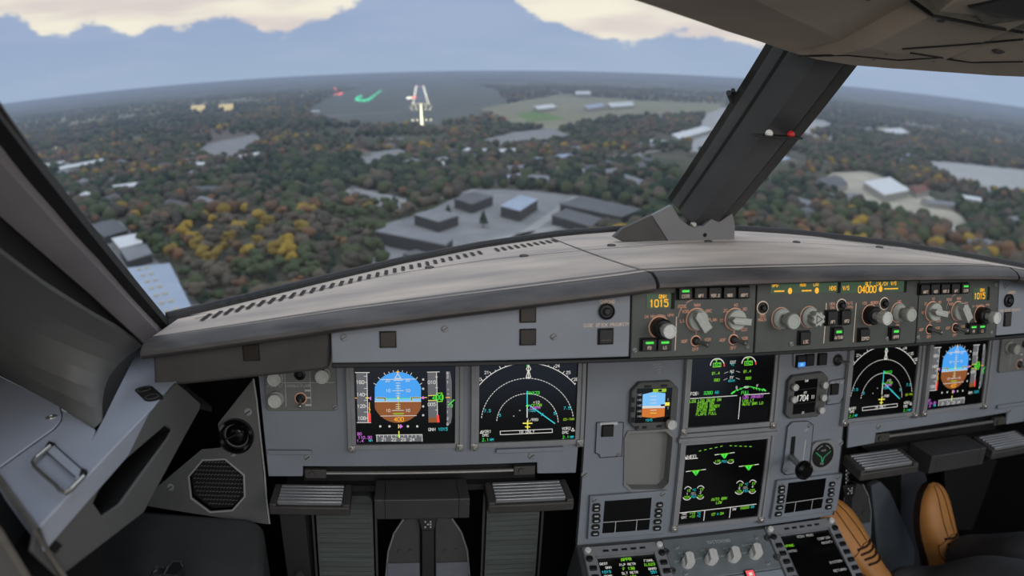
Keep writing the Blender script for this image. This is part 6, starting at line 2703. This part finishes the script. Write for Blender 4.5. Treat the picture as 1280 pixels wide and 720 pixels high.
# small houses of the suburbs, one mesh each
HOUSE = {}
hr = np.random.default_rng(3)
for x0, x1, y0, y1, n in ((50, 330, 178, 262, 34), (420, 640, 168, 214, 14), (640, 830, 172, 236, 22), (600, 880, 116, 150, 18), (960, 1270, 140, 205, 22), (1000, 1270, 250, 330, 8), (150, 420, 118, 150, 16)):
    for i in range(n):
        x, y = gxy(hr.uniform(x0, x1), hr.uniform(y0, y1))
        if any(inside_one(c, x, y) for c in CLEAR[:8]):
            continue
        rf = ('white', 'grey', 'dark', 'red', 'blue')[int(hr.choice(5, p=(.22, .34, .24, .12, .08)))]
        k = (rf, int(hr.integers(2)))
        if k not in HOUSE:
            b = MB()
            L_, w_ = (9, 5.5) if k[1] else (15, 7)
            b.box(XYZ, -L_, L_, -w_, w_, 0, 5, 0)
            b.poly([(-L_ - .5, -w_ - .5, 5), (L_ + .5, -w_ - .5, 5), (L_ + .5, 0, 8), (-L_ - .5, 0, 8)], 1)
            b.poly([(L_ + .5, w_ + .5, 5), (-L_ - .5, w_ + .5, 5), (-L_ - .5, 0, 8), (L_ + .5, 0, 8)], 1)
            b.poly([(-L_, w_, 5), (-L_, -w_, 5), (-L_, 0, 7.8)], 0)
            b.poly([(L_, -w_, 5), (L_, w_, 5), (L_, 0, 7.8)], 0)
            o = b.build('house', [WALLS['pale'], ROOFS[rf]], smooth=0)
            HOUSE[k] = o
        else:
            o = HOUSE[k].copy()
            COL.objects.link(o)
        o.location = (x, y, GZ)
        s_ = 1. + min(1.6, math.hypot(x, y) / 2200)
        o.scale = (s_, s_, 1.)
        o.rotation_euler = (0, 0, float(hr.uniform(0, 3.14)))
        nm_ = {'white': 'white', 'grey': 'grey', 'dark': 'dark', 'red': 'red-brown', 'blue': 'bluish'}[rf]
        tag(o, 'small %s-roofed house among the trees of the suburbs' % nm_, 'house', '%s-roofed houses in the suburbs' % nm_)
        CLEAR.append(np.array([(x + a * 14, y + c * 14) for a, c in ((-1, -1), (1, -1), (1, 1), (-1, 1))]))

# wiper of the left windshield, outside the pane by the centre post
t = thing('windshield_wiper', 'dark windshield wiper tip outside the left pane beside the centre post', 'wiper', onwind(914, 130))
b = MB()
WO = Fr(W0 + WNL * (.03 if WNL @ (W0 - CAM) > 0 else -.03), WD, WC - W0, WNL)
wp = [WO.hit(911, 116), WO.hit(934, 178)]
b.tube([wp[0], wp[0] * .5 + wp[1] * .5, wp[1]], .004, 8)
b.build('wiper_arm', BLACK, t)
b = MB()
b.tube([wp[0] + (.004, -.004, .004), wp[0] * .6 + wp[1] * .4 + (.004, -.004, .004)], .003, 8)
b.build('wiper_blade', RUBBER, t)

# ---- trees
rng = np.random.default_rng(7)


def inside(poly, x, y):
    r = np.zeros(x.shape, bool)
    n = len(poly)
    for i in range(n):
        x0, y0 = poly[i - 1]
        x1, y1 = poly[i]
        c = ((y0 > y) != (y1 > y)) & (x < (x1 - x0) * (y - y0) / (y1 - y0 + 1e-12) + x0)
        r ^= c
    return r


def vnoise(x, y, s, seed):
    r = np.random.default_rng(seed)
    T = r.random((64, 64))
    u, v = x / s, y / s
    i, j = np.floor(u).astype(int), np.floor(v).astype(int)
    f, g_ = u - i, v - j
    f, g_ = f * f * (3 - 2 * f), g_ * g_ * (3 - 2 * g_)
    q = lambda a, b_: T[a % 64, b_ % 64]
    return (q(i, j) * (1 - f) + q(i + 1, j) * f) * (1 - g_) + (q(i, j + 1) * (1 - f) + q(i + 1, j + 1) * f) * g_


# scatter: distance bands, denser near
PTS = []
for d0, d1, n in ((300, 520, 2600), (520, 900, 6500), (900, 1500, 9000), (1500, 2600, 9000), (2600, 5200, 8000)):
    r = np.sqrt(rng.random(n) * (d1 ** 2 - d0 ** 2) + d0 ** 2)
    a = rng.uniform(-.62, 1.0, n)
    PTS.append(np.stack([r * np.sin(a), r * np.cos(a)], 1))
PTS = np.concatenate(PTS)
dens = vnoise(PTS[:, 0], PTS[:, 1], 130, 1) * .6 + vnoise(PTS[:, 0], PTS[:, 1], 420, 2) * .4
dd0 = np.hypot(PTS[:, 0], PTS[:, 1])
keep = dens + rng.random(len(PTS)) * .3 + np.clip((760 - dd0) / 400, 0, 1) * .16 > .54
for c in CLEAR:
    keep &= ~inside(c, PTS[:, 0], PTS[:, 1])
px_, py_ = pix_of(PTS[:, 0], PTS[:, 1])
PTS, px_, py_ = PTS[keep], px_[keep], py_[keep]
dist = np.hypot(PTS[:, 0], PTS[:, 1])
cell, kp = {}, []
for i in np.argsort(dist):          # crowns keep their distance
    x, y = PTS[i]
    sp = 9.5 if dist[i] < 900 else 8.
    a, c = int(x // 10), int(y // 10)
    if all((x - u) ** 2 + (y - v) ** 2 > sp * sp for p in (-1, 0, 1) for q in (-1, 0, 1) for u, v in cell.get((a + p, c + q), ())):
        cell.setdefault((a, c), []).append((x, y))
        kp.append(i)
PTS, px_, py_, dist = PTS[kp], px_[kp], py_[kp], dist[kp]
# photograph area in which the land is seen through the panes
LX = np.array([0, 60, 120, 205, 300, 400, 500, 600, 700, 820, 960, 1060, 1280.])
LB = np.array([170, 235, 305, 408, 386, 360, 335, 315, 298, 262, 320, 325, 365.])
vis = (px_ > 2) & (px_ < 1278) & (py_ < np.interp(px_, LX, LB) + 4)
order = np.argsort(np.where(vis, dist, 1e9))
KINDS = [('autumn_tree_gold', 'golden yellow autumn tree in the woods below the windshields', 'golden autumn trees', [rgb(176, 146, 66), rgb(150, 128, 64)]),
         ('autumn_tree_rust', 'rusty orange autumn tree in the woods below the windshields', 'rusty orange autumn trees', [rgb(138, 104, 78), rgb(120, 94, 74)]),
         ('bare_tree', 'brown half-bare tree in the woods below the windshields', 'brown half-bare trees', [rgb(112, 102, 88), rgb(94, 88, 78)]),
         ('leafy_tree', 'olive green leafy tree in the woods below the windshields', 'olive green trees', [rgb(90, 98, 70), rgb(82, 92, 66)]),
         ('pine_tree', 'dark green pine in the woods below the windshields', 'dark green pines', [rgb(60, 76, 60), rgb(52, 66, 54)])]
PALS = [c for k in KINDS for c in k[3]]
TM = [mat('foliage_%s_%d' % (KINDS[i // 2][0], i % 2), c, .9, noise=.45, nscale=.9, spec=.1) for i, c in enumerate(PALS)]
TRUNK = mat('tree_bark', rgb(74, 62, 52), .9)


def ico(sub):
    import bmesh
    bm = bmesh.new()
    bmesh.ops.create_icosphere(bm, subdivisions=sub, radius=1.)
    v = np.array([q.co[:] for q in bm.verts])
    f = [[q.index for q in x.verts] for x in bm.faces]
    bm.free()
    return v, f


IV2, IF2 = ico(2)
IV3, IF3 = ico(3)


def tree_mesh(kind, m, seed):
    r = np.random.default_rng(seed)
    b = MB()
    if kind == 'pine_tree':
        for z, R, h in ((.28, .26, .42), (.5, .21, .36), (.72, .14, .30)):
            seg = 11
            ring = [(R * (1 + .3 * (r.random() - .5)) * math.cos(2 * math.pi * i / seg), R * (1 + .3 * (r.random() - .5)) * math.sin(2 * math.pi * i / seg), z - .05 * r.random()) for i in range(seg)]
            b.add(ring + [(0, 0, z + h)], [[i, (i + 1) % seg, seg] for i in range(seg)] + [list(range(seg))[::-1]], 0)
    else:
        for k in range(9):
            c = np.array([r.normal(0, .17), r.normal(0, .17), .58 + r.normal(0, .13)]) if k else np.array([0, 0, .58])
            R = (.30 if k == 0 else .14 + .10 * r.random())
            v = IV2 * (1 + .28 * (r.random((len(IV2), 1)) - .5)) * R * np.array((1, 1, .95)) + c
            b.add(v, IF2, 0)
    b.tube([(0, 0, 0), (0, 0, .45)], .025, 7, 1)
    me_o = b.build('tree_mesh', [m, TRUNK], smooth=60)
    me = me_o.data
    bpy.data.objects.remove(me_o)
    return me


VAR = {}
for ki, k in enumerate(KINDS):
    VAR[k[0]] = [tree_mesh(k[0], TM[ki * 2 + i % 2], 31 * ki + i) for i in range(4)]
tone = .5 * vnoise(PTS[:, 0], PTS[:, 1], 110, 5) + .6 * (rng.random(len(PTS)) - .5)
near_autumn = np.clip((800 - dist) / 500, 0, 1) * .22
hue = tone + near_autumn
qs = np.quantile(hue, (.26, .54, .90, .965))
kid = np.where(hue > qs[3], 0, np.where(hue > qs[2], 1, np.where(hue > qs[1], 2, np.where(hue > qs[0], 3, 4))))
NI = 300
size = 9 + 6 * rng.random(len(PTS))
for i in order[:NI]:
    k = KINDS[kid[i]]
    o = bpy.data.objects.new(k[0], VAR[k[0]][int(rng.integers(4))])
    COL.objects.link(o)
    o.location = (PTS[i, 0], PTS[i, 1], GZ)
    s = float(size[i])
    o.scale = (s * 1.15, s * 1.15, s)
    o.rotation_euler = (0, 0, float(rng.uniform(0, 6.28)))
    tag(o, k[1], 'tree', k[2])
for (px, py), kd, lab in (((604, 284), 4, 'dark pine standing alone on the paved yard between the grey halls'), ((478, 336), 3, 'green tree at the near corner of the longest low building'), ((650, 316), 3, 'green tree beside the diagonal road close to the glareshield'),
                          ((690, 240), 2, 'brown half-bare tree at the back edge of the industrial yard'), ((560, 276), 4, 'dark pine beside the squarish grey-roofed building')):
    x, y = gxy(px, py)
    o = bpy.data.objects.new(KINDS[kd][0], VAR[KINDS[kd][0]][1])
    COL.objects.link(o)
    o.location = (x, y, GZ)
    o.scale = (15, 15, 14)
    tag(o, lab, 'tree')
# the rest of the wood as one mass
V, Fc, M_ = [], [], []
base = 0
rest = [i for i in order[NI:] if dist[i] < 5200 and -.62 < math.atan2(PTS[i, 0], PTS[i, 1]) < 1.0]
T0 = np.array(IV2)
tri = np.array(IF2)
I1, J1 = ico(1)
J1 = np.array(J1)
for i in rest:
    far = dist[i] > 800
    v0, f0 = (I1, J1) if far else (T0, tri)
    s = size[i] * (.46 if dist[i] < 1500 else .62)
    v = v0 * (1 + .35 * (rng.random((len(v0), 1)) - .5)) * np.array((s * 1.1, s * 1.1, s)) + np.array((PTS[i, 0], PTS[i, 1], GZ + s * 1.05))
    V.append(v)
    Fc.append(f0 + base)
    M_.append(np.full(len(f0), kid[i] * 2 + int(rng.integers(2))))
    base += len(v0)
V = np.concatenate(V)
Fc = np.concatenate(Fc)
M_ = np.concatenate(M_)
me = bpy.data.meshes.new('woodland')
me.vertices.add(len(V))
me.vertices.foreach_set('co', V.astype(np.float32).ravel())
me.loops.add(len(Fc) * 3)
me.loops.foreach_set('vertex_index', Fc.astype(np.int32).ravel())
me.polygons.add(len(Fc))
me.polygons.foreach_set('loop_start', np.arange(0, len(Fc) * 3, 3, dtype=np.int32))
me.polygons.foreach_set('loop_total', np.full(len(Fc), 3, dtype=np.int32))
me.polygons.foreach_set('material_index', M_.astype(np.int32))
me.polygons.foreach_set('use_smooth', np.ones(len(Fc), bool))
for m in TM:
    me.materials.append(m)
me.update(calc_edges=True)
me.validate()
wd = bpy.data.objects.new('woodland', me)
COL.objects.link(wd)
tag(wd, 'mixed autumn woodland stretching to the airfield', 'woodland', None, 'stuff')

# ---- evening haze over the land
hz = bpy.data.materials.new('evening_haze')
hz.use_nodes = True
ht = hz.node_tree
ht.nodes.clear()
vs = ht.nodes.new('ShaderNodeVolumeScatter')
HAZE = (.60, .69, .84, 1)
vs.inputs['Color'].default_value = HAZE
vs.inputs['Density'].default_value = 1.7e-4
vs.inputs['Anisotropy'].default_value = .2
vo = ht.nodes.new('ShaderNodeOutputMaterial')
va_ = ht.nodes.new('ShaderNodeVolumeAbsorption')
va_.inputs['Color'].default_value = HAZE
va_.inputs['Density'].default_value = 1.9e-4
vd_ = ht.nodes.new('ShaderNodeAddShader')
ht.links.new(vs.outputs[0], vd_.inputs[0])
ht.links.new(va_.outputs[0], vd_.inputs[1])
ht.links.new(vd_.outputs[0], vo.inputs['Volume'])
b = MB()
b.box(XYZ, -30000, 30000, 250, 33000, GZ - 5, -10)
o = b.build('haze', hz, smooth=0)
tag(o, 'thin evening haze lying over the land', 'haze', None, 'stuff')
